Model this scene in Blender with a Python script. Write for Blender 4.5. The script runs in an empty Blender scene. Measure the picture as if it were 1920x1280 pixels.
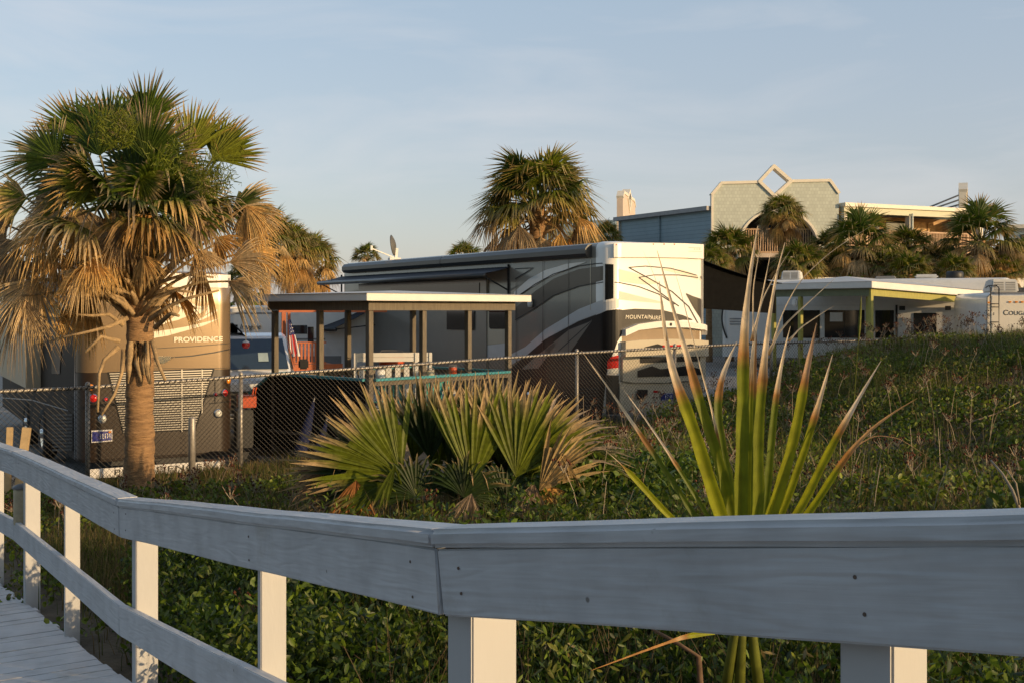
import bpy, bmesh, math, random
import numpy as np
from mathutils import Vector, Matrix, noise
from mathutils.geometry import tessellate_polygon

F = 2080.0; HZ = 580.0; CZ = 2.5          # focal length in photo pixels, horizon row, eye height above the lot
R = math.radians
sc = bpy.context.scene
COL = sc.collection
rng = random.Random(7)
nrg = np.random.default_rng(11)

def P(px, py, d):
    return Vector(((px - 960) / F * d, d, CZ - (py - HZ) / F * d))

# ------------------------------------------------------------------ materials
def _nt(name):
    m = bpy.data.materials.new(name); m.use_nodes = True
    nt = m.node_tree; b = nt.nodes['Principled BSDF']
    return m, nt, b

def srgb(r, g, b):
    f = lambda c: (c / 255 / 12.92) if c / 255 < .04045 else ((c / 255 + .055) / 1.055) ** 2.4
    return (f(r), f(g), f(b))

def mat(name, col, rough=.55, metal=0., var=.18, scale=4., bump=0., bscale=60., coat=0., spec=.5, stretch=None, dirt=None):
    m, nt, b = _nt(name)
    N = nt.nodes; L = nt.links
    tc = N.new('ShaderNodeTexCoord')
    src = tc.outputs['Object']
    if stretch:
        mp = N.new('ShaderNodeMapping'); mp.inputs['Scale'].default_value = stretch
        L.new(src, mp.inputs['Vector']); src = mp.outputs['Vector']
    n = N.new('ShaderNodeTexNoise'); n.inputs['Scale'].default_value = scale; n.inputs['Detail'].default_value = 6
    n.inputs['Roughness'].default_value = .65
    L.new(src, n.inputs['Vector'])
    r = N.new('ShaderNodeValToRGB')
    lo = tuple(max(0, c * (1 - var)) for c in col) + (1,)
    hi = tuple(min(1, c * (1 + var)) for c in col) + (1,)
    r.color_ramp.elements[0].position = .3; r.color_ramp.elements[0].color = lo
    r.color_ramp.elements[1].position = .7; r.color_ramp.elements[1].color = hi
    L.new(n.outputs['Fac'], r.inputs['Fac'])
    out = r.outputs['Color']
    if dirt:
        n2 = N.new('ShaderNodeTexNoise'); n2.inputs['Scale'].default_value = dirt[1]; n2.inputs['Detail'].default_value = 8
        L.new(src, n2.inputs['Vector'])
        r2 = N.new('ShaderNodeValToRGB'); r2.color_ramp.elements[0].position = .55; r2.color_ramp.elements[1].position = .75
        L.new(n2.outputs['Fac'], r2.inputs['Fac'])
        mx = N.new('ShaderNodeMixRGB'); mx.inputs['Color2'].default_value = tuple(dirt[0]) + (1,)
        mm = N.new('ShaderNodeMath'); mm.operation = 'MULTIPLY'; mm.inputs[1].default_value = dirt[2]
        L.new(r2.outputs['Color'], mm.inputs[0]); L.new(mm.outputs[0], mx.inputs['Fac']); L.new(out, mx.inputs['Color1'])
        out = mx.outputs['Color']
    L.new(out, b.inputs['Base Color'])
    b.inputs['Roughness'].default_value = rough; b.inputs['Metallic'].default_value = metal
    b.inputs['Specular IOR Level'].default_value = spec
    if coat:
        b.inputs['Coat Weight'].default_value = coat; b.inputs['Coat Roughness'].default_value = .08
    if bump:
        n3 = N.new('ShaderNodeTexNoise'); n3.inputs['Scale'].default_value = bscale; n3.inputs['Detail'].default_value = 5
        L.new(src, n3.inputs['Vector'])
        bp = N.new('ShaderNodeBump'); bp.inputs['Strength'].default_value = bump; bp.inputs['Distance'].default_value = .02
        L.new(n3.outputs['Fac'], bp.inputs['Height']); L.new(bp.outputs['Normal'], b.inputs['Normal'])
    return m

def wood_paint(name, col):
    """white paint over sawn boards: grain runs along local x, a little wear"""
    m, nt, b = _nt(name); N = nt.nodes; L = nt.links
    tc = N.new('ShaderNodeTexCoord')
    oi = N.new('ShaderNodeObjectInfo')
    ad = N.new('ShaderNodeVectorMath'); ad.operation = 'MULTIPLY_ADD'
    ad.inputs[1].default_value = (1, 1, 1)
    L.new(tc.outputs['Object'], ad.inputs[0])
    cx = N.new('ShaderNodeCombineXYZ'); mu = N.new('ShaderNodeMath'); mu.operation = 'MULTIPLY'; mu.inputs[1].default_value = 17.
    L.new(oi.outputs['Random'], mu.inputs[0]); L.new(mu.outputs[0], cx.inputs[0]); L.new(mu.outputs[0], cx.inputs[1])
    L.new(cx.outputs[0], ad.inputs[2])
    mp = N.new('ShaderNodeMapping'); mp.inputs['Scale'].default_value = (1.1, 9, 9)
    L.new(ad.outputs[0], mp.inputs['Vector'])
    n = N.new('ShaderNodeTexNoise'); n.inputs['Scale'].default_value = 1.3; n.inputs['Detail'].default_value = 3
    L.new(mp.outputs[0], n.inputs['Vector'])
    # growth-ring contours: sine of a stretched noise field
    m1 = N.new('ShaderNodeMath'); m1.operation = 'MULTIPLY'; m1.inputs[1].default_value = 46.
    L.new(n.outputs['Fac'], m1.inputs[0])
    s1 = N.new('ShaderNodeMath'); s1.operation = 'SINE'; L.new(m1.outputs[0], s1.inputs[0])
    mp2 = N.new('ShaderNodeMapping'); mp2.inputs['Scale'].default_value = (3, 90, 90)
    L.new(ad.outputs[0], mp2.inputs['Vector'])
    n2 = N.new('ShaderNodeTexNoise'); n2.inputs['Scale'].default_value = 1.; n2.inputs['Detail'].default_value = 4
    L.new(mp2.outputs[0], n2.inputs['Vector'])
    a1 = N.new('ShaderNodeMath'); a1.operation = 'MULTIPLY_ADD'; a1.inputs[1].default_value = .5
    L.new(s1.outputs[0], a1.inputs[0]); L.new(n2.outputs['Fac'], a1.inputs[2])
    bp = N.new('ShaderNodeBump'); bp.inputs['Strength'].default_value = .36; bp.inputs['Distance'].default_value = .0045
    L.new(a1.outputs[0], bp.inputs['Height']); L.new(bp.outputs['Normal'], b.inputs['Normal'])
    n3 = N.new('ShaderNodeTexNoise'); n3.inputs['Scale'].default_value = 7; n3.inputs['Detail'].default_value = 8
    L.new(ad.outputs[0], n3.inputs['Vector'])
    r = N.new('ShaderNodeValToRGB'); e = r.color_ramp.elements
    e[0].position = .25; e[0].color = tuple(c * .78 for c in col) + (1,); e[1].position = .6; e[1].color = col + (1,)
    L.new(n3.outputs['Fac'], r.inputs['Fac'])
    v = N.new('ShaderNodeTexVoronoi'); v.inputs['Scale'].default_value = 5.5
    L.new(ad.outputs[0], v.inputs['Vector'])
    rv = N.new('ShaderNodeValToRGB'); rv.color_ramp.elements[0].position = .022; rv.color_ramp.elements[1].position = .036
    rv.color_ramp.elements[0].color = (.25, .22, .18, 1); rv.color_ramp.elements[1].color = (1, 1, 1, 1)
    L.new(v.outputs['Distance'], rv.inputs['Fac'])
    mx = N.new('ShaderNodeMixRGB'); mx.blend_type = 'MULTIPLY'; mx.inputs['Fac'].default_value = .8
    L.new(r.outputs['Color'], mx.inputs['Color1']); L.new(rv.outputs['Color'], mx.inputs['Color2'])
    ng = N.new('ShaderNodeTexNoise'); ng.inputs['Scale'].default_value = 2.3; ng.inputs['Detail'].default_value = 10; ng.inputs['Roughness'].default_value = .75
    L.new(ad.outputs[0], ng.inputs['Vector'])
    rg_ = N.new('ShaderNodeValToRGB'); rg_.color_ramp.elements[0].position = .56; rg_.color_ramp.elements[1].position = .72
    rg_.color_ramp.elements[0].color = (1, 1, 1, 1); rg_.color_ramp.elements[1].color = (.72, .68, .60, 1); L.new(ng.outputs['Fac'], rg_.inputs['Fac'])
    m2 = N.new('ShaderNodeMixRGB'); m2.blend_type = 'MULTIPLY'; m2.inputs['Fac'].default_value = .8
    L.new(mx.outputs['Color'], m2.inputs['Color1']); L.new(rg_.outputs['Color'], m2.inputs['Color2'])
    L.new(m2.outputs['Color'], b.inputs['Base Color'])
    b.inputs['Roughness'].default_value = .5
    return m

def leafmat(name, trans=.35, rough=.45, spec=.4):
    """colour comes from each leaf's own vertex colour"""
    m, nt, b = _nt(name); N = nt.nodes; L = nt.links
    at = N.new('ShaderNodeAttribute'); at.attribute_name = 'Col'
    n = N.new('ShaderNodeTexNoise'); n.inputs['Scale'].default_value = 25
    tc = N.new('ShaderNodeTexCoord'); L.new(tc.outputs['Object'], n.inputs['Vector'])
    hs = N.new('ShaderNodeHueSaturation')
    mr = N.new('ShaderNodeMapRange'); mr.inputs[1].default_value = .3; mr.inputs[2].default_value = .7
    mr.inputs[3].default_value = .75; mr.inputs[4].default_value = 1.25
    L.new(n.outputs['Fac'], mr.inputs[0]); L.new(mr.outputs[0], hs.inputs['Value']); L.new(at.outputs['Color'], hs.inputs['Color'])
    L.new(hs.outputs['Color'], b.inputs['Base Color'])
    b.inputs['Roughness'].default_value = rough; b.inputs['Specular IOR Level'].default_value = spec
    t = N.new('ShaderNodeBsdfTranslucent'); L.new(hs.outputs['Color'], t.inputs['Color'])
    mx = N.new('ShaderNodeMixShader'); mx.inputs[0].default_value = trans
    L.new(b.outputs[0], mx.inputs[1]); L.new(t.outputs[0], mx.inputs[2])
    L.new(mx.outputs[0], N['Material Output'].inputs['Surface'])
    return m

M = {}
M['white_wood'] = wood_paint('painted_white_wood', (.585, .585, .585))
M['post_wood'] = mat('smooth_white_post_paint', (.50, .50, .49), .5, var=.05, scale=3, bump=.05, bscale=40, stretch=(1, 1, .2), dirt=((.36, .33, .28), 2.2, .35))
M['deck_wood'] = wood_paint('worn_white_deck_paint', (.55, .55, .555))
M['frond'] = leafmat('palm_frond', .38, .5, .28)
M['dry'] = leafmat('dry_palm_frond', .38, .7, .15)
M['leaf'] = leafmat('small_leaves', .4, .45, .4)
M['grass'] = leafmat('grass_blades', .4, .6, .2)
M['stalk'] = leafmat('dry_stalks', .1, .8, .1)
M['trunk'] = mat('palm_trunk', (.30, .175, .080), .9, var=.4, scale=3.5, bump=.9, bscale=9, stretch=(1.5, 1.5, 9), dirt=((.09, .04, .02), 2.5, .6))
M['boot'] = mat('palm_boot', (.36, .25, .13), .85, var=.4, scale=9, bump=.5, bscale=30)
M['cream'] = mat('cream_gelcoat', (.86, .82, .745), .25, var=.03, scale=1.5, coat=.5)
M['cream3'] = mat('pale_beige_gelcoat', (.74, .68, .55), .25, var=.03, coat=.4)
M['recess_shade'] = mat('brown_recess_shade', (.26, .18, .10), .4, var=.1)
M['cream2'] = mat('beige_gelcoat', (.56, .49, .36), .25, var=.03, coat=.4)
M['taupe'] = mat('taupe_gelcoat', (.265, .238, .195), .24, var=.05, scale=1, coat=.4)
M['darkbrown'] = mat('dark_brown_gelcoat', (.05, .042, .034), .28, var=.08, coat=.25)
M['silver'] = mat('silver_gelcoat', (.66, .66, .64), .2, var=.04, coat=.6)
M['nearblack'] = mat('black_gelcoat', (.012, .012, .013), .3, var=.1, coat=.15, spec=.3)
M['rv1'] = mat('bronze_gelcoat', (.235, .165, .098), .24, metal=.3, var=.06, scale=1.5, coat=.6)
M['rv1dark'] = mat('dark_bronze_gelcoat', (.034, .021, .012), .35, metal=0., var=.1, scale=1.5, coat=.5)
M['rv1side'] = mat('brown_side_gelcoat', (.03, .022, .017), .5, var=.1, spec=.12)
M['glass'] = mat('dark_glass', (.012, .014, .016), .05, var=.1, spec=.7)
M['carglass'] = mat('windscreen_glass', (.03, .05, .08), .06, var=.1, spec=.8)
M['black'] = mat('black_plastic', (.018, .018, .018), .5, var=.2)
M['rubber'] = mat('tyre_rubber', (.02, .02, .02), .8, var=.2)
M['chrome'] = mat('chrome', (.7, .7, .7), .12, metal=1., var=.05)
M['slat'] = mat('brushed_slats', (.36, .34, .31), .35, metal=.8, var=.1)
M['red'] = mat('red_lens', (.55, .02, .015), .15, var=.1, coat=.8)
M['amber'] = mat('amber_lens', (.75, .26, .02), .15, var=.1, coat=.8)
M['lens'] = mat('clear_lens', (.7, .68, .6), .12, var=.1, coat=.8)
M['white'] = mat('white_gelcoat', (.72, .71, .68), .35, var=.05, scale=2, coat=.2, dirt=((.4, .37, .32), 3, .25))
M['whitepaint'] = mat('white_car_paint', (.75, .76, .78), .2, var=.03, coat=.8)
M['awning'] = mat('navy_awning_fabric', (.028, .032, .045), .75, var=.2, scale=3, bump=.1)
M['blackcloth'] = mat('black_screen_fabric', (.006, .006, .006), .9, var=.3, scale=8, spec=.08)
M['case'] = mat('awning_case', (.085, .085, .085), .35, metal=.6, var=.15, stretch=(6, .3, 6))
M['fascia'] = mat('white_fascia', (.74, .71, .66), .5, var=.06, scale=3)
M['post_grey'] = mat('weathered_grey_timber', (.15, .125, .09), .75, var=.25, scale=6, bump=.3, stretch=(4, 4, .6))
M['teal'] = mat('teal_paint', (.05, .30, .34), .5, var=.12)
M['turq'] = mat('turquoise_plastic', (.10, .50, .48), .4, var=.08)
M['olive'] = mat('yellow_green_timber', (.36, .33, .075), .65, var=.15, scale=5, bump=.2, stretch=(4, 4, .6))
M['olive_shaded'] = mat('shaded_green_timber', (.16, .18, .10), .65, var=.15, scale=5)
M['roofwhite'] = mat('white_roof_membrane', (.6, .59, .57), .6, var=.1, scale=2)
M['galv'] = mat('galvanised_pipe', (.36, .33, .29), .5, metal=.5, var=.25, scale=12)
M['wire'] = mat('chain_link_wire', (.022, .019, .016), .5, metal=.2, var=.2)
M['terracotta'] = mat('terracotta_timber', (.44, .12, .04), .6, var=.15, scale=6)
M['soil'] = mat('sandy_soil', (.10, .078, .05), .95, var=.5, scale=3, bump=.7, bscale=25)
M['concrete'] = mat('concrete_lot', (.26, .24, .215), .9, var=.15, scale=2, bump=.2, bscale=80, dirt=((.12, .11, .10), .8, .4))
M['shingle'] = mat('pale_green_shingle', (.56, .60, .53), .8, var=.06, scale=3)
M['trimcream'] = mat('cream_trim', (.76, .70, .58), .55, var=.04)
M['pinkcream'] = mat('pinkish_stucco', (.62, .50, .40), .7, var=.06, scale=3)
M['bluesiding'] = mat('blue_siding', (.29, .39, .45), .6, var=.07, scale=2)
M['tanwall'] = mat('tan_wall', (.42, .25, .10), .7, var=.1)
M['baluster'] = mat('tan_balusters', (.50, .33, .20), .65, var=.12)
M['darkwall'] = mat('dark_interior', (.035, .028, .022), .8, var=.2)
M['blue'] = mat('blue_canvas', (.004, .010, .055), .85, var=.15)
M['plate'] = mat('blue_plate', (.03, .035, .22), .4, var=.2)
M['flagred'] = mat('flag_red', (.5, .03, .03), .75, var=.12)
M['flagblue'] = mat('flag_blue', (.02, .025, .12), .75, var=.12)
M['flagwhite'] = mat('flag_white', (.75, .72, .68), .75, var=.06)
M['orange'] = mat('orange_plastic', (.55, .075, .015), .4, var=.1)
M['white_pl'] = mat('white_plastic', (.72, .70, .66), .45, var=.06)
M['ac'] = mat('air_conditioner_plastic', (.62, .62, .60), .45, var=.06)
M['stake'] = mat('raw_timber_stake', (.5, .36, .19), .8, var=.2, scale=8)
M['grey'] = mat('grey_plastic', (.22, .22, .22), .5, var=.1)
M['cord'] = mat('dark_lettering', (.012, .012, .012), .5, var=.1)
M['screw'] = mat('rusty_screw', (.13, .09, .065), .7, var=.3, scale=60)
M['emblem'] = mat('faint_emblem_grey', (.50, .49, .44), .4, var=.05)
M['letter_cream'] = mat('cream_lettering', (.82, .74, .58), .35, var=.02)

def shingle_nodes(m, sx, sz, dark):
    """bump rows for shingles or siding (object space x / z)"""
    nt = m.node_tree; N = nt.nodes; L = nt.links; b = N['Principled BSDF']
    tc = N.new('ShaderNodeTexCoord'); mp = N.new('ShaderNodeMapping'); mp.inputs['Rotation'].default_value = (R(90), 0, 0)
    L.new(tc.outputs['Object'], mp.inputs['Vector'])
    br = N.new('ShaderNodeTexBrick'); br.inputs['Scale'].default_value = 1; br.inputs['Brick Width'].default_value = sx
    br.inputs['Row Height'].default_value = sz; br.inputs['Mortar Size'].default_value = .012; br.inputs['Mortar Smooth'].default_value = .3
    br.inputs['Color1'].default_value = (1, 1, 1, 1); br.inputs['Color2'].default_value = (.86, .86, .86, 1); br.inputs['Mortar'].default_value = (dark, dark, dark, 1)
    L.new(mp.outputs[0], br.inputs['Vector'])
    src = b.inputs['Base Color'].links[0].from_socket
    mx = N.new('ShaderNodeMixRGB'); mx.blend_type = 'MULTIPLY'; mx.inputs['Fac'].default_value = 1
    L.new(src, mx.inputs['Color1']); L.new(br.outputs['Color'], mx.inputs['Color2']); L.new(mx.outputs['Color'], b.inputs['Base Color'])
shingle_nodes(M['shingle'], .15, .16, .78)
shingle_nodes(M['bluesiding'], 40, .19, .62)

# ------------------------------------------------------------------ mesh helpers
class MB:
    def __init__(s): s.v = []; s.f = []; s.c = []
    def add(s, verts, faces, col=None):
        o = len(s.v); s.v.extend([tuple(v) for v in verts])
        s.f.extend([tuple(i + o for i in f) for f in faces])
        if col is not None:
            if isinstance(col, list): s.c.extend(col)
            else: s.c.extend([col] * len(verts))
    def box(s, x0, x1, y0, y1, z0, z1):
        s.add([(x0, y0, z0), (x1, y0, z0), (x1, y1, z0), (x0, y1, z0), (x0, y0, z1), (x1, y0, z1), (x1, y1, z1), (x0, y1, z1)],
              [(0, 3, 2, 1), (4, 5, 6, 7), (0, 1, 5, 4), (1, 2, 6, 5), (2, 3, 7, 6), (3, 0, 4, 7)])
    def bar(s, a, b, w, h, up=Vector((0, 0, 1))):
        """box from a to b, w across, h along up"""
        a = Vector(a); b = Vector(b); t = (b - a).normalized()
        sd = t.cross(up)
        if sd.length < 1e-4: sd = t.cross(Vector((0, 1, 0)))
        sd.normalize(); u = sd.cross(t).normalized()
        vs = []
        for q in (a, b):
            for i, j in ((-1, -1), (1, -1), (1, 1), (-1, 1)): vs.append(q + sd * (i * w / 2) + u * (j * h / 2))
        s.add(vs, [(0, 1, 2, 3), (7, 6, 5, 4), (0, 4, 5, 1), (1, 5, 6, 2), (2, 6, 7, 3), (3, 7, 4, 0)])
    def tube(s, pts, rad, n=8, col=None, cap=True):
        pts = [Vector(p) for p in pts]; k = len(pts)
        if not isinstance(rad, (list, tuple)): rad = [rad] * k
        vs = []; ref = Vector((0, 0, 1)); fs = []
        for i, p in enumerate(pts):
            t = (pts[min(i + 1, k - 1)] - pts[max(i - 1, 0)]).normalized()
            u = t.cross(ref)
            if u.length < .05: u = t.cross(Vector((0, 1, 0)))
            u.normalize(); w = t.cross(u)
            for j in range(n):
                a = 2 * math.pi * j / n
                vs.append(p + (u * math.cos(a) + w * math.sin(a)) * rad[i])
        for i in range(k - 1):
            for j in range(n):
                q = (j + 1) % n
                fs.append((i * n + j, i * n + q, (i + 1) * n + q, (i + 1) * n + j))
        if cap: fs.append(tuple(range(n - 1, -1, -1))); fs.append(tuple(range((k - 1) * n, k * n)))
        s.add(vs, fs, col)
    def disc(s, c, axis, r, t=.02, n=20):
        axis = Vector(axis).normalized(); c = Vector(c)
        s.tube([c - axis * t / 2, c + axis * t / 2], r, n)
    def lathe(s, prof, c=(0, 0, 0), n=20):
        vs = []; fs = []; c = Vector(c)
        for r, z in prof:
            for j in range(n):
                a = 2 * math.pi * j / n; vs.append(c + Vector((r * math.cos(a), r * math.sin(a), z)))
        for i in range(len(prof) - 1):
            for j in range(n):
                q = (j + 1) % n; fs.append((i * n + j, i * n + q, (i + 1) * n + q, (i + 1) * n + j))
        s.add(vs, fs)
    def prism(s, outer, holes, fn, t):
        """polygon (with holes) in 2-D, placed by fn(u, v, w); w from 0 to t"""
        loops = [outer] + list(holes)
        tri = tessellate_polygon([[Vector((p[0], p[1], 0)) for p in l] for l in loops])
        flat = [p for l in loops for p in l]; n = len(flat)
        vs = [fn(p[0], p[1], 0) for p in flat] + [fn(p[0], p[1], t) for p in flat]
        fs = [tuple(f) for f in tri] + [tuple(i + n for i in reversed(f)) for f in tri]
        o = 0
        for l in loops:
            k = len(l)
            for i in range(k): j = (i + 1) % k; fs.append((o + i, o + j, o + j + n, o + i + n))
            o += k
        s.add(vs, fs)
    def build(s, name, m, parent=None, smooth=False, bevel=0., loc=None, fixn=True):
        me = bpy.data.meshes.new(name)
        me.from_pydata(s.v, [], s.f)
        if s.c:
            a = me.color_attributes.new('Col', 'FLOAT_COLOR', 'POINT')
            a.data.foreach_set('color', np.array([tuple(c[:3]) + (1.,) for c in s.c], dtype=np.float32).ravel())
        elif fixn or bevel:
            bm = bmesh.new(); bm.from_mesh(me)
            if bevel:
                bmesh.ops.bevel(bm, geom=[e for e in bm.edges if len(e.link_faces) == 2 and e.calc_face_angle(0) > .6],
                                offset=bevel, segments=2, affect='EDGES', clamp_overlap=True)
            bmesh.ops.recalc_face_normals(bm, faces=bm.faces)
            bm.to_mesh(me); bm.free()
        me.materials.append(m)
        if smooth: me.polygons.foreach_set('use_smooth', [True] * len(me.polygons))
        me.update()
        o = bpy.data.objects.new(name, me); COL.objects.link(o)
        if parent: o.parent = parent
        if loc is not None: o.location = loc
        return o

def tag(o, label=None, cat=None, group=None, kind=None):
    if label: o['label'] = label
    if cat: o['category'] = cat
    if group: o['group'] = group
    if kind: o['kind'] = kind
    return o

def empty(name, loc, rz=0, label=None, cat=None, group=None):
    o = bpy.data.objects.new(name, None); COL.objects.link(o)
    o.location = loc; o.rotation_euler = (0, 0, rz); o.empty_display_size = .2
    return tag(o, label, cat, group)

def np_mesh(name, V, quads=None, tris=None, cols=None, m=None, parent=None):
    me = bpy.data.meshes.new(name)
    V = np.asarray(V, dtype=np.float32).reshape(-1, 3)
    idx = []; starts = []; s = 0
    for arr, k in ((quads, 4), (tris, 3)):
        if arr is None or len(arr) == 0: continue
        arr = np.asarray(arr, dtype=np.int32).reshape(-1, k)
        idx.append(arr.ravel()); starts.append(s + np.arange(len(arr), dtype=np.int32) * k); s += arr.size
    idx = np.concatenate(idx); starts = np.concatenate(starts)
    me.vertices.add(len(V)); me.vertices.foreach_set('co', V.ravel())
    me.loops.add(len(idx)); me.loops.foreach_set('vertex_index', idx)
    me.polygons.add(len(starts)); me.polygons.foreach_set('loop_start', starts)
    me.update(calc_edges=True); me.validate()
    if cols is not None:
        a = me.color_attributes.new('Col', 'FLOAT_COLOR', 'POINT')
        c = np.ones((len(V), 4), dtype=np.float32); c[:, :3] = cols
        a.data.foreach_set('color', c.ravel())
    me.materials.append(m)
    o = bpy.data.objects.new(name, me); COL.objects.link(o)
    if parent: o.parent = parent
    return o

def text(name, s, loc, rot, size, m, parent, ext=.004, shear=0., space=1., sx=1., align='LEFT', off=0., fit=None):
    cu = bpy.data.curves.new(name, 'FONT'); cu.body = s; cu.size = size; cu.extrude = ext; cu.shear = shear
    cu.space_character = space; cu.align_x = align; cu.offset = off
    cu.materials.append(m)
    t = bpy.data.objects.new('tmp', cu); COL.objects.link(t)
    me = bpy.data.meshes.new_from_object(t.evaluated_get(bpy.context.evaluated_depsgraph_get()))
    bpy.data.objects.remove(t); me.name = name
    if not me.materials: me.materials.append(m)
    xs_ = [v.co.x for v in me.vertices]; k = sx
    if fit: k = fit / max(.01, max(xs_) - min(xs_))
    for v in me.vertices: v.co.x *= k
    o = bpy.data.objects.new(name, me); COL.objects.link(o); o.parent = parent
    o.location = loc; o.rotation_euler = rot
    return o
REAR = (R(90), 0, 0); SIDE = (R(90), 0, R(-90))

# ------------------------------------------------------------------ terrain
def sstep(a, b, x):
    t = np.clip((x - a) / (b - a), 0, 1); return t * t * (3 - 2 * t)
def wob(x, y):
    return (np.sin(x * .9 + 1.3 * np.sin(y * .5)) + np.sin(y * 1.1 + x * .35 + 2) + .6 * np.sin(x * 2.3 - y * 1.7 + .7)) / 2.6
def lot(x): return -2.62 + .045 * np.clip(x, -8, 10)
FX = np.array([-30, -8.4, -5.75, .96, 4.76, 10.5, 16.2, 40.]); FD = np.array([-4., 12.9, 14.9, 20., 22.5, 26., 29.5, 44.])
def fence_d(x): return np.interp(x, FX, FD)
def ground(x, y):
    """height above the lot datum (world z)"""
    x = np.asarray(x, dtype=float); y = np.asarray(y, dtype=float)
    fd = fence_d(x)
    near = -1.93 - .085 * np.clip(-x - .5, 0, 6) + .06 * wob(x, y)
    verge = np.interp(x, [-9, -4, 1, 3.4, 4.4, 5.7, 7.2, 10, 13], [-2.42, -2.42, -2.3, -2.1, -1.75, -1.32, -1.14, -1.0, -.95])
    # right dune climbs to the fence; unseen ridge added to block low sun
    t = sstep(8.5, 20., y)
    base = near * (1 - t) + verge * t + .07 * wob(x * .8, y * .8) * sstep(2, 7, x)
    dune = .62 * sstep(4.5, 9.5, x) * sstep(9, 15, y)
    ridge = 1.2 * sstep(5.2, 9.6, x - .22 * np.clip(y, -5, 20)) * sstep(-22, -6, y) * (1 - sstep(17.5, 21.5, y))
    px_, py_ = x - 9.6, y - 17.5; tt = np.clip((px_ * 2.2 + py_ * 1.4) / (2.2 ** 2 + 1.4 ** 2), 0, 1.6)
    shade_hum = 1.12 * np.exp(-((px_ - 2.2 * tt) ** 2 + (py_ - 1.4 * tt) ** 2) / (2 * .75 ** 2))      # unseen hummock added to shade the cream motorhome's lower rear
    back = 6.5 * sstep(2.6, 11., -y) * (1 - sstep(5., 9., x + .5 * np.clip(-y - 5, 0, 30)))  # unseen rise behind the camera, added to cut sky light on the railing
    z = base + dune * .25 + ridge + shade_hum + back
    lz = lot(x)
    k = sstep(.4, 2.6, y - fd)
    z = z * (1 - k) + (lz - .02) * k
    return z + CZ
def axis(lo, hi, fine_lo, fine_hi, step):
    a = list(np.arange(fine_lo, fine_hi + 1e-6, step))
    s = step; v = fine_hi
    while v < hi: s *= 1.35; v += s; a.append(v)
    s = step; v = fine_lo; pre = []
    while v > lo: s *= 1.35; v -= s; pre.append(v)
    return np.array(pre[::-1] + a)
gx = axis(-700, 700, -14, 24, .3); gy = axis(-120, 1500, -4, 34, .3)
GX, GY = np.meshgrid(gx, gy); GZ = ground(GX, GY)
nx, ny = len(gx), len(gy)
ii = (np.arange(ny - 1)[:, None] * nx + np.arange(nx - 1)[None, :]).ravel()
g = np_mesh('ground', np.stack([GX, GY, GZ], -1), np.stack([ii, ii + 1, ii + nx + 1, ii + nx], -1), None, None, M['soil'])
g.data.polygons.foreach_set('use_smooth', [True] * len(g.data.polygons)); tag(g, kind='structure')
# paved lot beyond the fence
xs = np.concatenate([np.linspace(-30, 30, 80)]); vs = []; qs = []
for i, x in enumerate(xs):
    for j, k in enumerate((2.5, 5, 9, 16, 30, 60)): vs.append((x, fence_d(x) + k, float(lot(x)) + CZ + .012))
for i in range(len(xs) - 1):
    for j in range(5): a = i * 6 + j; qs.append((a, a + 6, a + 7, a + 1))
o = np_mesh('parking_lot', vs, qs, None, None, M['concrete']); tag(o, kind='structure')
def G(x, y): return float(ground(x, y))

# ------------------------------------------------------------------ boardwalk and its railing (foreground)
N0 = Vector((1.29, .65, CZ - .128)); N1 = Vector((-.152, 2.43, CZ - .520)); N2 = Vector((-1.86, 5.3, CZ - .94))
N3 = Vector((-3.62, 8.1, CZ - 1.07)); N4 = Vector((-5.3, 10.4, CZ - 1.16))
NODES = [N0, N1, N2, N3, N4]
rail = empty('wooden_railing', (0, 0, 0), 0, 'white painted boardwalk railing with a rounded top cap, curving down to the left', 'railing')
def frame(a, b):
    t = (b - a).normalized(); inw = Vector((0, 0, 1)).cross(t); inw.normalize()      # inward = left of travel direction
    if inw.dot(Vector((-.8, -.6, 0))) < 0: inw = -inw
    u = inw.cross(t)
    if u.z < 0: u = -u
    return t, inw, u
def board(name, a, b, thick, high, off_in, off_up, bev, m=None, ext=(0, 0), miter=None):
    """board from a to b: thickness along inward normal, height along up; own local frame so the grain follows it"""
    t, n, u = frame(a, b)
    L = (b - a).length + ext[0] + ext[1]
    mb = MB(); k = max(2, int(L / .18))
    vs = []; fs = []; ph = rng.random() * 9
    mb.box(0, L, -thick / 2, thick / 2, -high / 2, high / 2)
    bm = bmesh.new(); me = bpy.data.meshes.new(name); me.from_pydata(mb.v, [], mb.f); bm.from_mesh(me)
    bmesh.ops.bevel(bm, geom=list(bm.edges), offset=bev, segments=3, affect='EDGES')
    long = [e for e in bm.edges if abs(e.verts[0].co.x - e.verts[1].co.x) > L * .8]
    bmesh.ops.subdivide_edges(bm, edges=long, cuts=k)
    for v in bm.verts:
        w = math.sin(v.co.x * 3.1 + ph) * .0018 + math.sin(v.co.x * 7.7 + ph * 2) * .0010
        v.co.z += w; v.co.y += w * .7
    bmesh.ops.recalc_face_normals(bm, faces=bm.faces)
    bm.to_mesh(me); bm.free()
    me.polygons.foreach_set('use_smooth', [True] * len(me.polygons))
    me.materials.append(m or M['white_wood'])
    o = bpy.data.objects.new(name, me); COL.objects.link(o); o.parent = rail
    md = o.modifiers.new('e', 'EDGE_SPLIT'); md.split_angle = R(50)
    org = a - t * ext[0] + n * off_in + u * off_up
    Mx = Matrix.Identity(4); Mx.col[0][:3] = t; Mx.col[1][:3] = n; Mx.col[2][:3] = u
    if Mx.to_3x3().determinant() < 0: Mx.col[1][:3] = -n
    Mx.translation = org; o.matrix_local = Mx
    return o
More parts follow.
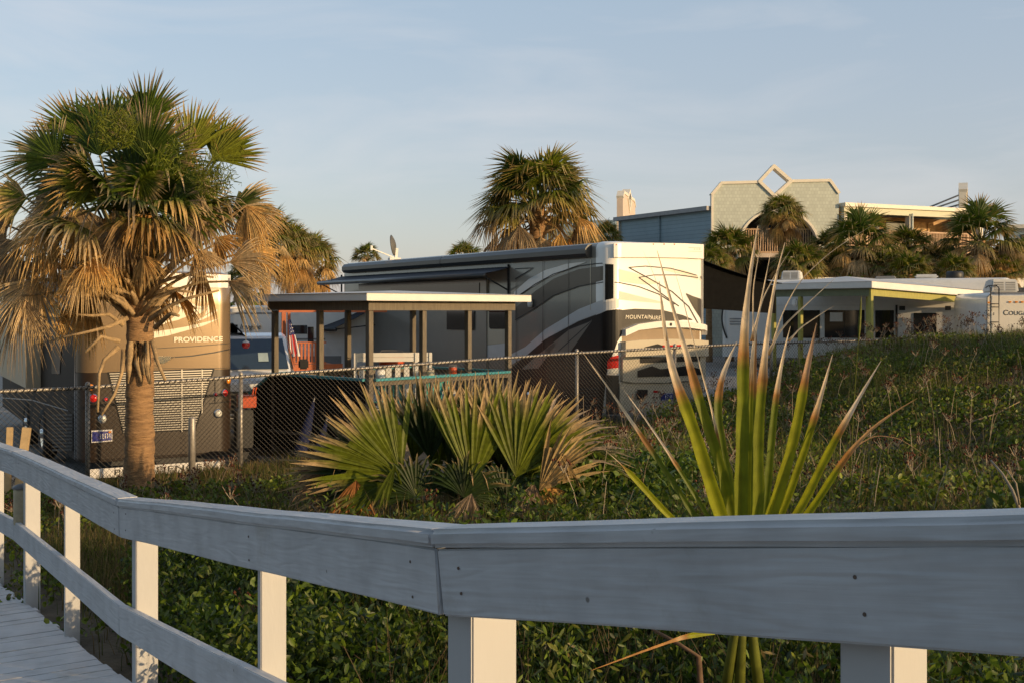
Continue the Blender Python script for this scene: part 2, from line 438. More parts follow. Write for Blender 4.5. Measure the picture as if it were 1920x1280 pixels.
for i in range(4):
    a, b = NODES[i], NODES[i + 1]
    board('top_board', a, b, .038, .142, 0, -.071, .004, ext=(0, -.002))
    board('cap_rail', a, b, .112, .040, -.026, .0196, .010, ext=(.004 if i else 0, .006))
    if i: board('lower_board', a - Vector((0, 0, .47)), b - Vector((0, 0, .47)), .038, .142, 0, -.071, .004, ext=(0, -.002))
DECKZ = [CZ - 1.22, CZ - 1.46, CZ - 1.80, CZ - 2.12, CZ - 2.3]
def post(name, p, t, w, dth, top, bot, bev=.004):
    n = Vector((0, 0, 1)).cross(t).normalized()
    if n.dot(Vector((-.8, -.6, 0))) < 0: n = -n
    mb = MB(); mb.box(-w / 2, w / 2, 0, dth, bot - top, 0)
    o = mb.build(name, M['post_wood'], rail, bevel=bev)
    Mx = Matrix.Identity(4); Mx.col[0][:3] = t; Mx.col[1][:3] = -n; Mx.col[2][:3] = (0, 0, 1)
    if Mx.to_3x3().determinant() < 0: Mx.col[0][:3] = -t
    Mx.translation = Vector((p.x, p.y, top)) - n * .0205
    o.matrix_local = Mx
def hor(a, b):
    t = b - a; t.z = 0; return t.normalized()
def lerp(a, b, u): return a + (b - a) * u
for (a, b, u, w, dd, nm) in ((N0, N1, .545, .09, .095, 'post'), (N0, N1, .985, .092, .125, 'post'), (N1, N2, .955, .09, .10, 'post'),
                             (N2, N3, .93, .09, .10, 'post'), (N3, N4, .95, .09, .1, 'post'),
                             (N1, N2, .40, .036, .085, 'baluster'), (N2, N3, .475, .036, .085, 'baluster'), (N3, N4, .33, .036, .085, 'baluster'), (N3, N4, .66, .036, .085, 'baluster')):
    p = lerp(a, b, u)
    bot = (G(p.x, p.y) - .25) if nm == 'post' else p.z - 1.12
    post(nm, p, hor(a, b), w, dd, p.z - .002, bot, .004 if nm == 'post' else .003)
# rusty screw heads in the boards over each post
for (a, b, us) in ((N0, N1, (.545, .965)), (N1, N2, (.035, .40, .955)), (N2, N3, (.03, .475, .93))):
    t, n, u = frame(a, b)
    for q in us:
        for dz in (-.035, -.105):
            c = lerp(a, b, q) + u * (dz + rng.uniform(-.012, .012)) + t * rng.uniform(-.012, .012) + n * .0185
            mb = MB(); mb.tube([c, c + n * .0022], [.0036, .003], 10); mb.build('screw_head', M['screw'], rail)
# deck boards
dk = MB()
for i in range(4):
    a, b = NODES[i], NODES[i + 1]; t = hor(a, b); L = (Vector((b.x - a.x, b.y - a.y, 0))).length
    n = Vector((0, 0, 1)).cross(t).normalized()
    if n.dot(Vector((-.8, -.6, 0))) < 0: n = -n
    k = int(L / .146); st = L / k
    for j in range(k):
        za = DECKZ[i] + (DECKZ[i + 1] - DECKZ[i]) * (j * st / L); zb = DECKZ[i] + (DECKZ[i + 1] - DECKZ[i]) * ((j * st + st - .007) / L)
        p0 = Vector((a.x, a.y, 0)) + t * (j * st); p1 = p0 + t * (st - .007)
        o0 = .05 + rng.uniform(-.012, .012); o1 = -1.75
        q = [p0 + n * o0 * -1, p1 - n * o0, p1 - n * o1, p0 - n * o1]
        jz = rng.uniform(-.003, .003)
        top = [(v.x, v.y, (za if m_ in (0, 3) else zb) + jz) for m_, v in enumerate(q)]
        bt = [(v[0], v[1], v[2] - .036) for v in top]
        dk.add(bt + top, [(3, 2, 1, 0), (4, 5, 6, 7), (0, 1, 5, 4), (1, 2, 6, 5), (2, 3, 7, 6), (3, 0, 4, 7)])
tag(dk.build('boardwalk', M['deck_wood'], bevel=.003), kind='structure')
# cream lamp box hung on the post at far left
lp = P(39, 918, 8.05)
lb = empty('path_light', (lp.x, lp.y, lp.z - .25), 0, 'small cream cylinder light hung beside the far left railing post', 'lamp')
m_ = MB(); m_.lathe([(0, .0), (.045, .0), (.05, .012), (.05, .245), (.045, .26), (0, .262)], n=18); m_.build('lamp_body', mat('aged_cream_metal', (.52, .43, .27), .5, var=.2, scale=14), lb, smooth=True)
m_ = MB(); m_.lathe([(0, .262), (.056, .262), (.056, .278), (.02, .295), (0, .296)], n=18); m_.build('lamp_lid', M['grey'], lb, smooth=True)
m_ = MB(); m_.box(.045, .09, -.012, .012, .2, .225); m_.build('bracket', M['grey'], lb)

# ------------------------------------------------------------------ palms
Z = Vector((0, 0, 1))
GREENS = [(.075, .115, .010), (.10, .145, .012), (.14, .175, .013), (.055, .09, .011), (.18, .20, .016)]
TANS = [(.60, .37, .13), (.68, .46, .19), (.50, .30, .11), (.38, .28, .17), (.64, .48, .27)]
def jit(c, a, r): k = 1 + r.uniform(-a, a); return tuple(max(0, min(1, x * k)) for x in c)
def mix(a, b, t): return tuple(x + (y - x) * t for x, y in zip(a, b))

def frond(mb, O, D, Nn, rad, spread, nseg, w, cg, ct, tip, droop, r, fold=.35, flop=.0, detail=2, cone=.15):
    """one fan leaf: folded segments radiating from O in the plane (D, side), normal Nn; tip = dry share of each segment"""
    D = D.normalized(); Nn = (Nn - D * Nn.dot(D)).normalized(); S = Nn.cross(D)
    for i in range(nseg):
        a = (i / (nseg - 1) - .5) * spread + r.uniform(-.03, .03)
        d = (D * math.cos(a) + S * math.sin(a) + Nn * (-cone * abs(a) + r.uniform(-.04, .04))).normalized()
        L = rad * (.72 + .28 * math.cos(a * .8)) * r.uniform(.84, 1.06)
        sd = Nn.cross(d).normalized()
        nn = d.cross(sd)
        tp = min(.97, max(.02, tip + r.uniform(-.12, .12)))
        g = jit(cg, .2, r); t_ = jit(ct, .25, r)
        fl = r.random() < flop
        if detail >= 2: st = (0., .3, .55, .78, 1.)
        elif detail == 1: st = (0., .5, 1.)
        else: st = (0., .55, 1.)
        wd = {0.: .25, .3: .8, .5: 1., .55: 1., .78: .62, 1.: .04}
        vs = []; cs = []
        for t in st:
            p = O + d * (L * t) - Z * (droop * L * t ** 3)
            if fl and t > .6:
                q = O + d * (L * .6) - Z * (droop * L * .216)
                p = q + d * (L * (t - .6) * .35) - Z * (L * (t - .6) * 1.15)
            ww = w * wd[t] * .5
            c = mix(g, t_, max(0, min(1, (t - (1 - tp)) / .14 + .5))) if tp > .03 else g
            if fl and t > .6 and tp <= .5: c = t_
            if tp > .5: c = mix(t_, g, .12) if t < .3 else t_
            vs += [p - sd * ww, p - nn * (fold * ww), p + sd * ww]
            cs += [c, c, c]
        fs = []
        for k in range(len(st) - 1):
            o = k * 3
            fs += [(o, o + 1, o + 4, o + 3), (o + 1, o + 2, o + 5, o + 4)]
        mb.add(vs, fs, cs)

def petiole(mb, a, b, sag, w, col, r):
    pts = [a.lerp(b, t) + Z * (sag * 4 * t * (1 - t)) for t in (0, .3, .65, 1)]
    mb.tube(pts, [w * 1.5, w, w * .85, w * .7], 5, col)

def palm_meshes(seed, H, ng, nd, rad, pet, nseg, detail, w, tr=.17, boots=26, spread=3.4, clear=None, low=62, drop=0.):
    r = random.Random(seed)
    crown = MB(); skirt = MB(); trunk = MB(); bt = MB()
    top = Vector((0, 0, H))
    # trunk with faint rings
    pts = []; rr = []
    k = 72
    lean = r.uniform(-.04, .04)
    for i in range(k):
        t = i / (k - 1)
        pts.append((lean * math.sin(t * 3), 0, H * t)); rr.append(tr * (1.18 - .25 * t if t < .3 else 1.10 - .1 * t) * (1 + r.uniform(-.035, .03) - (.05 if i % 4 == 0 else 0)))
    trunk.tube(pts, rr, 18)
    trunk.v = [(x * (1 + .03 * math.sin(7 * math.atan2(y, x) + z * 9)), y * (1 + .03 * math.sin(7 * math.atan2(y, x) + z * 9)), z + .012 * math.sin(3 * math.atan2(y, x) + z * 23)) for x, y, z in trunk.v]
    for i in range(ng):
        f = i / max(1, ng - 1)
        el = R(86 - (68 if drop else 92) * f ** .85) + r.uniform(-.12, .12) * (1 + 1.3 * (drop > 0))
        az = i * 2.399 + r.uniform(-.25, .25)
        dr = Vector((math.cos(az) * math.cos(el), math.sin(az) * math.cos(el), math.sin(el)))
        O0 = top + Vector((math.cos(az) * .08, math.sin(az) * .08, r.uniform(-.1, .12)))
        pl = pet * r.uniform(.75, 1.1)
        O = O0 + dr * pl - Z * (.08 * pl * math.cos(el))
        up = Z - dr * Z.dot(dr)
        if up.length < .2: up = Vector((-math.cos(az), -math.sin(az), .1))
        tw = r.uniform(-.5, .5)
        nrm = (up.normalized() * math.cos(tw) + dr.cross(up.normalized()) * math.sin(tw))
        dd = (dr * 1 + Vector((math.cos(az), math.sin(az), -.15)) * .25)
        cg = r.choice(GREENS); tp = r.choice((.08, .12, .2, .3)) if f > .15 else .06
        if f > .8: cg = mix(cg, (.22, .2, .05), r.uniform(.2, .7)); tp = .35
        petiole(crown, O0, O, .03, .02, mix(cg, (.2, .19, .06), .5), r)
        frond(crown, O, dd, nrm, rad * r.uniform(.85, 1.1), spread * r.uniform(.75, 1), nseg, w, cg, r.choice(TANS), tp, .18 + .35 * f, r, flop=(.04 + .5 * f * f) if drop else .10 + .35 * f, detail=detail)
    for i in range(nd):
        f = i / max(1, nd - 1)
        el = R(-2 - low * f) + r.uniform(-.2, .2)
        az = i * 2.399 + 1 + r.uniform(-.3, .3)
        if clear is not None and f > .3 and abs((az - clear + math.pi) % (2 * math.pi) - math.pi) < (2.0 if drop else 1.05): continue
        dr = Vector((math.cos(az) * math.cos(el * .55), math.sin(az) * math.cos(el * .55), math.sin(el * .55)))
        O0 = top + Vector((math.cos(az) * .15, math.sin(az) * .15, -.10 - .40 * f))
        pl = pet * r.uniform(.7, 1.15) * (1 - .15 * f)
        O = O0 + dr * pl - Z * (.12 * pl)
        e2 = r.uniform(R(-82), R(-5)) if drop else el
        dd = Vector((math.cos(az) * math.cos(e2), math.sin(az) * math.cos(e2), math.sin(e2) - .2))
        up = Z - dd * Z.dot(dd) / dd.length_squared
        if up.length < .1: up = Vector((math.cos(az), math.sin(az), 0))
        c = r.choice(TANS)
        petiole(skirt, O0, O, .05, .022, mix(c, (.4, .3, .17), .5), r)
        tj = .5 + drop
        frond(skirt, O, dd, up.normalized() + Vector((r.uniform(-tj, tj), r.uniform(-tj, tj), 0)), rad * r.uniform(.65, .95) * (1 - .28 * (drop > 0)), spread * r.uniform(.55, .9), nseg, w * .8,
              mix(c, (.12, .13, .03), r.uniform(0, .35)), c, .97 if r.random() < .8 else .45, (.2 + .35 * r.random() if drop else .55 + .4 * f), r, fold=.7, flop=.28 if drop else .5, detail=detail, cone=.35)
    for i in range(boots):
        f = i / boots
        az = i * 2.399; z = H - .85 * (1 - f) - .05
        b0 = Vector((math.cos(az) * tr * .9, math.sin(az) * tr * .9, z)); el = r.uniform(.3, 1.0)
        d = Vector((math.cos(az) * math.cos(el), math.sin(az) * math.cos(el), math.sin(el)))
        L = r.uniform(.18, .5)
        bt.tube([b0 - d * .1, b0 + d * L * .5, b0 + d * L - Z * .04], [.055, .035, .016], 6)
    return trunk, crown, skirt, bt

def make_palm(name, loc, rz, label, group, meshes, sc_=1.):
    root = empty(name, loc, rz, label, 'palm tree', group)
    t, c, s, b = meshes
    t.build('trunk', M['trunk'], root, smooth=True)
    c.build('crown', M['frond'], root)
    if s.v: s.build('dead_fronds', M['dry'], root)
    if b.v: b.build('leaf_bases', M['boot'], root, smooth=True)
    root.scale = (sc_,) * 3
    return root
def dup(root, name, loc, rz, s, label):
    q = root.copy(); COL.objects.link(q); q.name = name; q.location = loc; q.rotation_euler = (0, 0, rz); q.scale = (s,) * 3; q['label'] = label
    for ch in list(root.children):
        c = ch.copy(); COL.objects.link(c); c.parent = q
    return q

# the big sabal palm at left, in front of the chain-link fence
pa = P(261, 905, 14.2); pz = G(pa.x, pa.y) - .05
heart = CZ + (HZ - 462) / F * 14.2
tr_, cr_, sk_, bo_ = palm_meshes(5, heart - pz, 22, 13, .98, .88, 40, 2, .046, tr=.165, boots=56, spread=2.9, clear=-1.24 - 1.1, low=14, drop=.5)
rot = Matrix.Rotation(-1.1, 3, 'Z')
def pwl(px, py, d): return rot @ (P(px, py, d) - Vector((pa.x, pa.y, pz)))
rf = random.Random(41)
def fan_at(mb, px, py, d, ang, R_, spread, cg, ct, tip, droop, flop, w=.042, dead=False):
    O = pwl(px, py, d); t = rf.uniform(-.35, .35)
    D = rot @ Vector((math.cos(R(ang)), t - (.25 if d < 14.2 else -.2), math.sin(R(ang)))); Nn = rot @ Vector((rf.uniform(-.45, .45), -1, rf.uniform(-.1, .6)))
    frond(mb, O, D, Nn, R_ / F * d, R(spread), max(12, int(spread / (2.9 if not dead else 3.0))), w, cg, ct, tip, droop, rf, fold=.7 if dead else .4, flop=flop, detail=2, cone=.3 if dead else .12)
    h0 = pwl(262 + (px - 262) * .10, 560 + (py - 470) * .18, 14.2 - (.12 if d < 14.2 else -.1)); petiole(mb, h0, O, .10 if dead else .03, .019, mix(ct if dead else cg, (.36, .26, .13), .6), rf)
for a in ((206, 246, 14.4, 93, 128, 118), (272, 232, 14.3, 80, 112, 96), (106, 300, 14.2, 150, 122, 118), (150, 255, 14.5, 124, 118, 100), (352, 292, 14.2, 72, 122, 72), (398, 298, 14.3, 44, 112, 110),
          (275, 300, 13.9, 62, 125, 150), (187, 292, 13.9, 100, 105, 120), (50, 372, 14.1, 172, 92, 120), (312, 395, 13.7, 30, 86, 110), (437, 392, 14.1, 8, 104, 120), (262, 330, 13.6, 262, 70, 230),
          (175, 345, 13.7, 170, 95, 130), (120, 385, 13.8, 195, 95, 120), (330, 345, 13.7, 330, 85, 150), (240, 262, 14.8, 60, 130, 110), (150, 330, 14.8, 140, 120, 110)):
    low = a[1] > 330
    for k in range(2):
      if k: a = (a[0] + rf.uniform(-34, 34), a[1] + rf.uniform(-26, 30), a[2] + rf.uniform(.15, .7), a[3] + rf.uniform(-16, 16), a[4] * rf.uniform(.85, 1.1), a[5])
      fan_at(cr_, *a, rf.choice(GREENS), rf.choice(TANS), rf.choice((.1, .16, .25)) if not low else rf.choice((.3, .4, .5)), .08 if not low else .2, .10 if not low else .45, w=.032)
for a in ((37, 555, 13.9, 262, 135, 105), (68, 525, 14.0, 238, 105, 100), (12, 470, 14.2, 222, 110, 110), (156, 507, 13.6, 255, 80, 160), (169, 416, 13.6, 262, 88, 140), (82, 424, 13.8, 250, 104, 120),
          (275, 392, 13.5, 276, 82, 140), (369, 410, 13.6, 278, 72, 140), (431, 492, 13.8, 22, 104, 110), (372, 470, 13.6, 305, 62, 120), (428, 528, 13.9, -18, 112, 84), (269, 480, 13.5, 280, 58, 130),
          (462, 386, 14.0, 292, 92, 130), (206, 468, 13.6, 240, 84, 120), (37, 455, 14.1, 214, 102, 110), (325, 440, 13.5, 280, 66, 120), (404, 446, 13.8, 316, 58, 120), (112, 470, 13.8, 250, 92, 120), (10, 520, 14.2, 200, 92, 100),
          (470, 470, 14.2, 318, 80, 120), (230, 430, 13.5, 255, 72, 130), (445, 440, 14.4, 340, 90, 110)):
    for k in range(2):
      if k:
        if 285 < a[0] and a[1] > 400: continue
        a = (a[0] + rf.uniform(-36, 36), a[1] + rf.uniform(-40, 12), a[2] + rf.uniform(.1, .8), a[3] + rf.uniform(-25, 25), a[4] * rf.uniform(.75, 1.), a[5])
      c = rf.choice(TANS); g = rf.random() < .22
      fan_at(sk_, *a, mix(c, (.13, .15, .02), .75) if g else c, c, .72 if g else .97, .25, .42, .021, True)
big = make_palm('palm_tree', (pa.x, pa.y, pz), 1.1, 'large shaggy sabal palm standing in front of the bronze motorhome, skirt of dead tan fronds', 'palm trees', (tr_, cr_, sk_, bo_))
r = random.Random(3)
# long bare petioles hanging round the top of the trunk
pt = MB()
def pw(px, py, d=14.0): return P(px, py, d) - Vector((pa.x, pa.y, pz))
rot = Matrix.Rotation(-1.1, 3, 'Z')
for path in ([(232, 610), (205, 590), (172, 592), (145, 590)], [(240, 596), (205, 612), (165, 622), (118, 632)], [(222, 650), (195, 675), (186, 700), (183, 772)],
             [(232, 655), (228, 700), (215, 738), (190, 778)], [(285, 640), (296, 680), (310, 712)], [(262, 590), (290, 560), (330, 545), (360, 548)],
             [(280, 600), (315, 575), (350, 560), (410, 545)], [(250, 590), (230, 560), (190, 545), (150, 540)], [(290, 615), (320, 588), (335, 592)],
             [(225, 640), (190, 630), (160, 660)], [(275, 560), (300, 530), (345, 515), (400, 520)], [(240, 580), (205, 550), (160, 555), (100, 570)]):
    pts = [rot @ pw(x, y, 14.0 - .1 * k) for k, (x, y) in enumerate(path)]
    pt.tube(pts, [.034, .024, .02, .014][:len(pts)], 6)
for k in range(7):
    x = 262 + rng.uniform(-24, 24); pts = [rot @ pw(x, 640, 13.98), rot @ pw(x + rng.uniform(-5, 5), 680, 13.97), rot @ pw(x + rng.uniform(-9, 9), 700 + 20 * rng.random(), 13.93)]
    pt.tube(pts, [.035, .045, .012], 5)
pt.build('bare_petioles', M['boot'], big, smooth=True)
for (cx, cy, n_) in ((400, 335, 420), (215, 245, 420), (318, 300, 110)):
    c = rot @ pw(cx, cy, 13.2); fl = MB()
    for k in range(n_):
        q0 = Vector((r.gauss(0, 1), r.gauss(0, 1), r.gauss(0, 1))); q0 = q0 * min(1, 1.6 / q0.length); p0 = c + q0 * .15
        p1 = p0 + Vector((r.uniform(-.08, .08), r.uniform(-.08, .08), r.uniform(-.03, .12))); p2 = p1 + Vector((r.uniform(-.05, .05), r.uniform(-.05, .05), r.uniform(-.06, .03)))
        cc = jit((.17, .20, .02), .3, r)
        fl.tube([p0, p1, p2], [.0045, .004, .0025], 3, cc, cap=False)
    fl.build('flower_cluster', M['frond'], big)

# palms behind: three kinds of crown, copied
protos = {}
def bg(px, py, d, rad_px, kind, name, label):
    """heart at px,py; rad_px = crown radius in photo pixels"""
    loc = P(px, py, d); base = float(lot(loc.x)) + CZ - .1
    s = rad_px / F * d / 1.45
    H = (loc.z - base)
    rz = rng.uniform(0, 6.28)
    if kind not in protos:
        hs = H / s
        cfg = {'full': (21, 48, 15, .95, .75, 30, 1, .055), 'green': (22, 34, 8, .95, .75, 28, 1, .055), 'shaggy': (23, 26, 36, .95, .75, 28, 1, .055)}[kind]
        ms = palm_meshes(cfg[0], hs, cfg[1], cfg[2], cfg[3], cfg[4], cfg[5], cfg[6], cfg[7], boots=16)
        protos[kind] = (make_palm(name, (loc.x, loc.y, base), rz, label, 'palm trees', ms, s), hs)
        return protos[kind][0]
    p, hs = protos[kind]
    return dup(p, name, (loc.x, loc.y, loc.z - hs * s), rz, s, label)
for a in ((1008, 385, 33, 122, 'full', 'tall sabal palm rising behind the roof of the black and cream motorhome'),
          (580, 490, 52, 62, 'full', 'sabal palm rising behind the left end of the black and cream motorhome'),
          (500, 452, 46, 72, 'green', 'dark palm half hidden behind the right side of the big shaggy palm'),
          (686, 482, 72, 30, 'green', 'small far palm just left of the satellite dish'),
          (872, 488, 52, 42, 'green', 'palm top showing above the motorhome roof right of the satellite dish'),
          (1135, 448, 56, 38, 'green', 'dark palm beside the left end of the blue sided building'),
          (1092, 470, 50, 46, 'full', 'low palm behind the motorhome roof, tucked under the tall central palm'),
          (1467, 405, 48, 46, 'full', 'slender palm in front of the arched balcony'),
          (1368, 474, 47, 62, 'green', 'bushy palm at the foot of the green facade, left of the arch'),
          (1498, 498, 45, 55, 'green', 'low green palm below the arched balcony'),
          (1613, 462, 46, 80, 'shaggy', 'palm with a thick tan skirt in front of the balcony wing'),
          (1702, 470, 47, 55, 'green', 'green palm growing against the middle post of the balcony wing'),
          (1705, 515, 44, 52, 'green', 'low fan palm just above the carport roof'),
          (1838, 452, 46, 86, 'shaggy', 'palm with drooping dead fronds at the right end of the balcony wing'),
          (1918, 488, 47, 52, 'green', 'palm cut by the right edge, behind the cream trailer roof'),
          (462, 522, 40, 42, 'green', 'low palm behind the white trailer and the big shaggy palm'),
          (1562, 505, 46, 46, 'shaggy', 'short palm between the arch and the balcony wing'),
          (1330, 500, 45, 48, 'green', 'low palm squeezed between the cream motorhome roof and the green facade'),
          (1655, 505, 45, 50, 'green', 'low bright palm between the thick skirted palm and the middle post'),
          (1790, 512, 44, 46, 'green', 'low palm just left of the palm with drooping fronds'),
          (1880, 512, 45, 46, 'green', 'low palm behind the cream trailer air conditioner'),
          (1555, 470, 48, 50, 'green', 'green palm against the right edge of the green facade'),
          (545, 470, 47, 60, 'full', 'palm just right of the big shaggy palm, nearer than its right neighbour'),
          (1760, 500, 47, 50, 'shaggy', 'short tan palm below the balcony railing, right of the middle post')):
    bg(*a[:5], 'palm_tree', a[5])
# slim bare trunk seen between the big palm and the shelter
# ------------------------------------------------------------------ palmetto clump (centre)
pm = P(850, 960, 10.3)
pmr = empty('palmetto_shrub', (pm.x, pm.y, G(pm.x, pm.y)), 0, 'clump of low fan palmetto with brown tipped green leaves behind the railing centre', 'shrub')
def fanpx(mb, hx, hy, d, ang, spread, radpx, n, w, cg, ct, tip, droop, seed, flop=0., tilt=0., fold=.35, cone=.1):
    rr = random.Random(seed); O = P(hx, hy, d) - pmr.location
    D = Vector((math.cos(R(ang)), tilt, math.sin(R(ang))))
    frond(mb, O, D, Vector((.15, -1, .25)), radpx / F * d, R(spread), n, w, cg, ct, tip, droop, rr, fold=fold, flop=flop, detail=2, cone=cone)
    return O
g1 = MB(); base_l = P(850, 975, 10.3) - pmr.location
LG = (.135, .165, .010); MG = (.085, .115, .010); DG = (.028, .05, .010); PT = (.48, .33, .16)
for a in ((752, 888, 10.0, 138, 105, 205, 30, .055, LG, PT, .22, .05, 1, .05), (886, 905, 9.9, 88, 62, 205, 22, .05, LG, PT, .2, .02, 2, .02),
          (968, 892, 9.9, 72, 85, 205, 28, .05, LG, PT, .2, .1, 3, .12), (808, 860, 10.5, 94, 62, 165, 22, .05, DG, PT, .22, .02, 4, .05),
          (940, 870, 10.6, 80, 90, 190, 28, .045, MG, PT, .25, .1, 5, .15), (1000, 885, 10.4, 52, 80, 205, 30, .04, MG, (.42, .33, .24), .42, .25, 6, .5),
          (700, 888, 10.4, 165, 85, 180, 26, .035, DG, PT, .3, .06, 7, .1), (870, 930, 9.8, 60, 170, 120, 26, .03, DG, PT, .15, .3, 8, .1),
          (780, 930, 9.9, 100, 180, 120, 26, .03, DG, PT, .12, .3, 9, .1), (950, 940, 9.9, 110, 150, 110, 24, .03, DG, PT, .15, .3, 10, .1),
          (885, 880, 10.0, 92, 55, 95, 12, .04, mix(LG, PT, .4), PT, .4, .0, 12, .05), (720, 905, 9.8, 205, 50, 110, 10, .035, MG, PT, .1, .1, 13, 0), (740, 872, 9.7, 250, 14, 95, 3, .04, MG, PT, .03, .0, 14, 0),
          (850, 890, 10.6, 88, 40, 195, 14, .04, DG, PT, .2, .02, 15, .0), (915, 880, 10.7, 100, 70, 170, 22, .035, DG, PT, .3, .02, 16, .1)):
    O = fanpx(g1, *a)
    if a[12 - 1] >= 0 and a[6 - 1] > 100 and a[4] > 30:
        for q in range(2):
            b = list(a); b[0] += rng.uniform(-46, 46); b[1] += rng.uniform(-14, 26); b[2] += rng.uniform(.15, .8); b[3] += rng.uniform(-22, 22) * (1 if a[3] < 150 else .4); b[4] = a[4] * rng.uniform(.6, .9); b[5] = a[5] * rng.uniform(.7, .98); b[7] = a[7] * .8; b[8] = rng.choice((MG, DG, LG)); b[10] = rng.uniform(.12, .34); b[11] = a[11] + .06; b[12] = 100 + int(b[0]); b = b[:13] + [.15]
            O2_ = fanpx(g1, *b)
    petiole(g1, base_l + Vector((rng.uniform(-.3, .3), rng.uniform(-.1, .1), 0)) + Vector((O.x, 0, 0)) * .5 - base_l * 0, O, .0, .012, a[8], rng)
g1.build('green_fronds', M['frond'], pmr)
g2 = MB()
for a in ((1012, 918, 9.8, 52, 62, 150, 24, .04, (.46, .33, .15), (.46, .33, .15), .97, .1, 21, .35), (668, 900, 9.8, 262, 80, 95, 26, .03, (.42, .2, .07), (.42, .2, .07), .97, .3, 22, .1),
          (884, 925, 9.7, 255, 75, 95, 22, .028, (.42, .33, .24), (.42, .33, .24), .97, .2, 23, .1), (1000, 905, 9.7, 262, 70, 95, 20, .03, (.40, .30, .21), (.4, .3, .2), .97, .2, 24, .1),
          (1012, 915, 9.9, -35, 80, 70, 18, .03, TANS[0], TANS[0], .97, .3, 25, .1), (640, 880, 10.4, 200, 80, 110, 22, .025, (.3, .2, .12), (.3, .2, .12), .97, .4, 26, .1)):
    fanpx(g2, *a, fold=.8, cone=.3)
g2.build('dead_fronds', M['dry'], pmr)

# ------------------------------------------------------------------ young fan palm right behind the railing (right)
yp = P(1400, 1290, 2.95)
ypr = empty('young_palm', (yp.x, yp.y, G(yp.x, yp.y)), 0, 'tall stiff yellow green fan leaf of a young palm rising just behind the right railing', 'palm plant')
def blade(path, d0, d1, w, cg, ct, brown, fold=.45, twist=0.):
    """one long folded segment; path in photo pixels base -> tip; brown = share along the path where it dries out"""
    mb = MB(); pts = []
    n = 22; seg = []
    dist = [0]
    for a, b in zip(path, path[1:]): dist.append(dist[-1] + math.hypot(b[0] - a[0], b[1] - a[1]))
    T = dist[-1]; vs = []; cs = []; fs = []
    xs = [p[0] for p in path]; ys = [p[1] for p in path]
    # smooth through the points
    def at(t):
        s = t * T; return float(np.interp(s, dist, xs)), float(np.interp(s, dist, ys))
    sm = []
    for i in range(n + 1):
        t = i / n; acc = [at(max(0, min(1, t + q))) for q in (-.08, -.04, 0, .04, .08)]
        sm.append((sum(p[0] for p in acc) / 5, sum(p[1] for p in acc) / 5) if 0 < i < n else at(t))
    for i, (x, y) in enumerate(sm):
        t = i / n; p = P(x, y, d0 + (d1 - d0) * t) - ypr.location; pts.append(p)
    for i, p in enumerate(pts):
        t = i / n
        tg = (pts[min(i + 1, n)] - pts[max(i - 1, 0)]).normalized()
        view = Vector((math.sin(twist), -math.cos(twist), .1)); sd = tg.cross(view).normalized(); nn = sd.cross(tg)
        if t < .12: ww = .72 + t / .12 * .28
        elif t < brown: ww = 1 - .42 * (t - .12)
        else: ww = max(.05, (1 - .42 * brown) * (.95 - .4 * min(1, (t - brown) / .12)) * (1 - max(0, t - brown - .1) / (.9001 - brown)) ** .7) if brown < .85 else 1 - t
        ww *= w * .245
        jl = 1 + .06 * math.sin(t * 40 + path[0][0])
        edge = rng.uniform(-.02, .02)
        if t < brown - .03: c = mix(cg, (.2, .21, .02), .25 * t)
        elif t < brown + .02: c = (.36, .17, .05)
        else: c = mix((.58, .39, .19), ct, min(1, (t - brown - .02) / .04))
        k = 4
        if i % 5 == 0: edge = rng.uniform(-.1, .1)
        for j in range(2 * k + 1):
            u = j / k - 1
            h = fold * ww * (abs(u) - .5) + .04 * ww * math.sin(j * 2.1)
            vs.append(p + sd * (ww * jl * u) - nn * (-h) * 1.)
            cs.append(jit(mix(c, (.10, .12, .012), .35 * (1 if j == k else 0)), .05 if j % 2 else .10, rng))
    m_ = 9
    for i in range(n):
        for j in range(m_ - 1): fs.append((i * m_ + j, i * m_ + j + 1, (i + 1) * m_ + j + 1, (i + 1) * m_ + j))
    mb.add(vs, fs, cs)
    o = mb.build('leaf_blade', M['frond'], ypr); o.data.polygons.foreach_set('use_smooth', [True] * len(o.data.polygons))
YG = (.25, .265, .008); YD = (.10, .14, .010); YM = (.17, .20, .009); CT = (.78, .62, .42); CG = (.58, .50, .40)
Bx, By = 1398, 1085
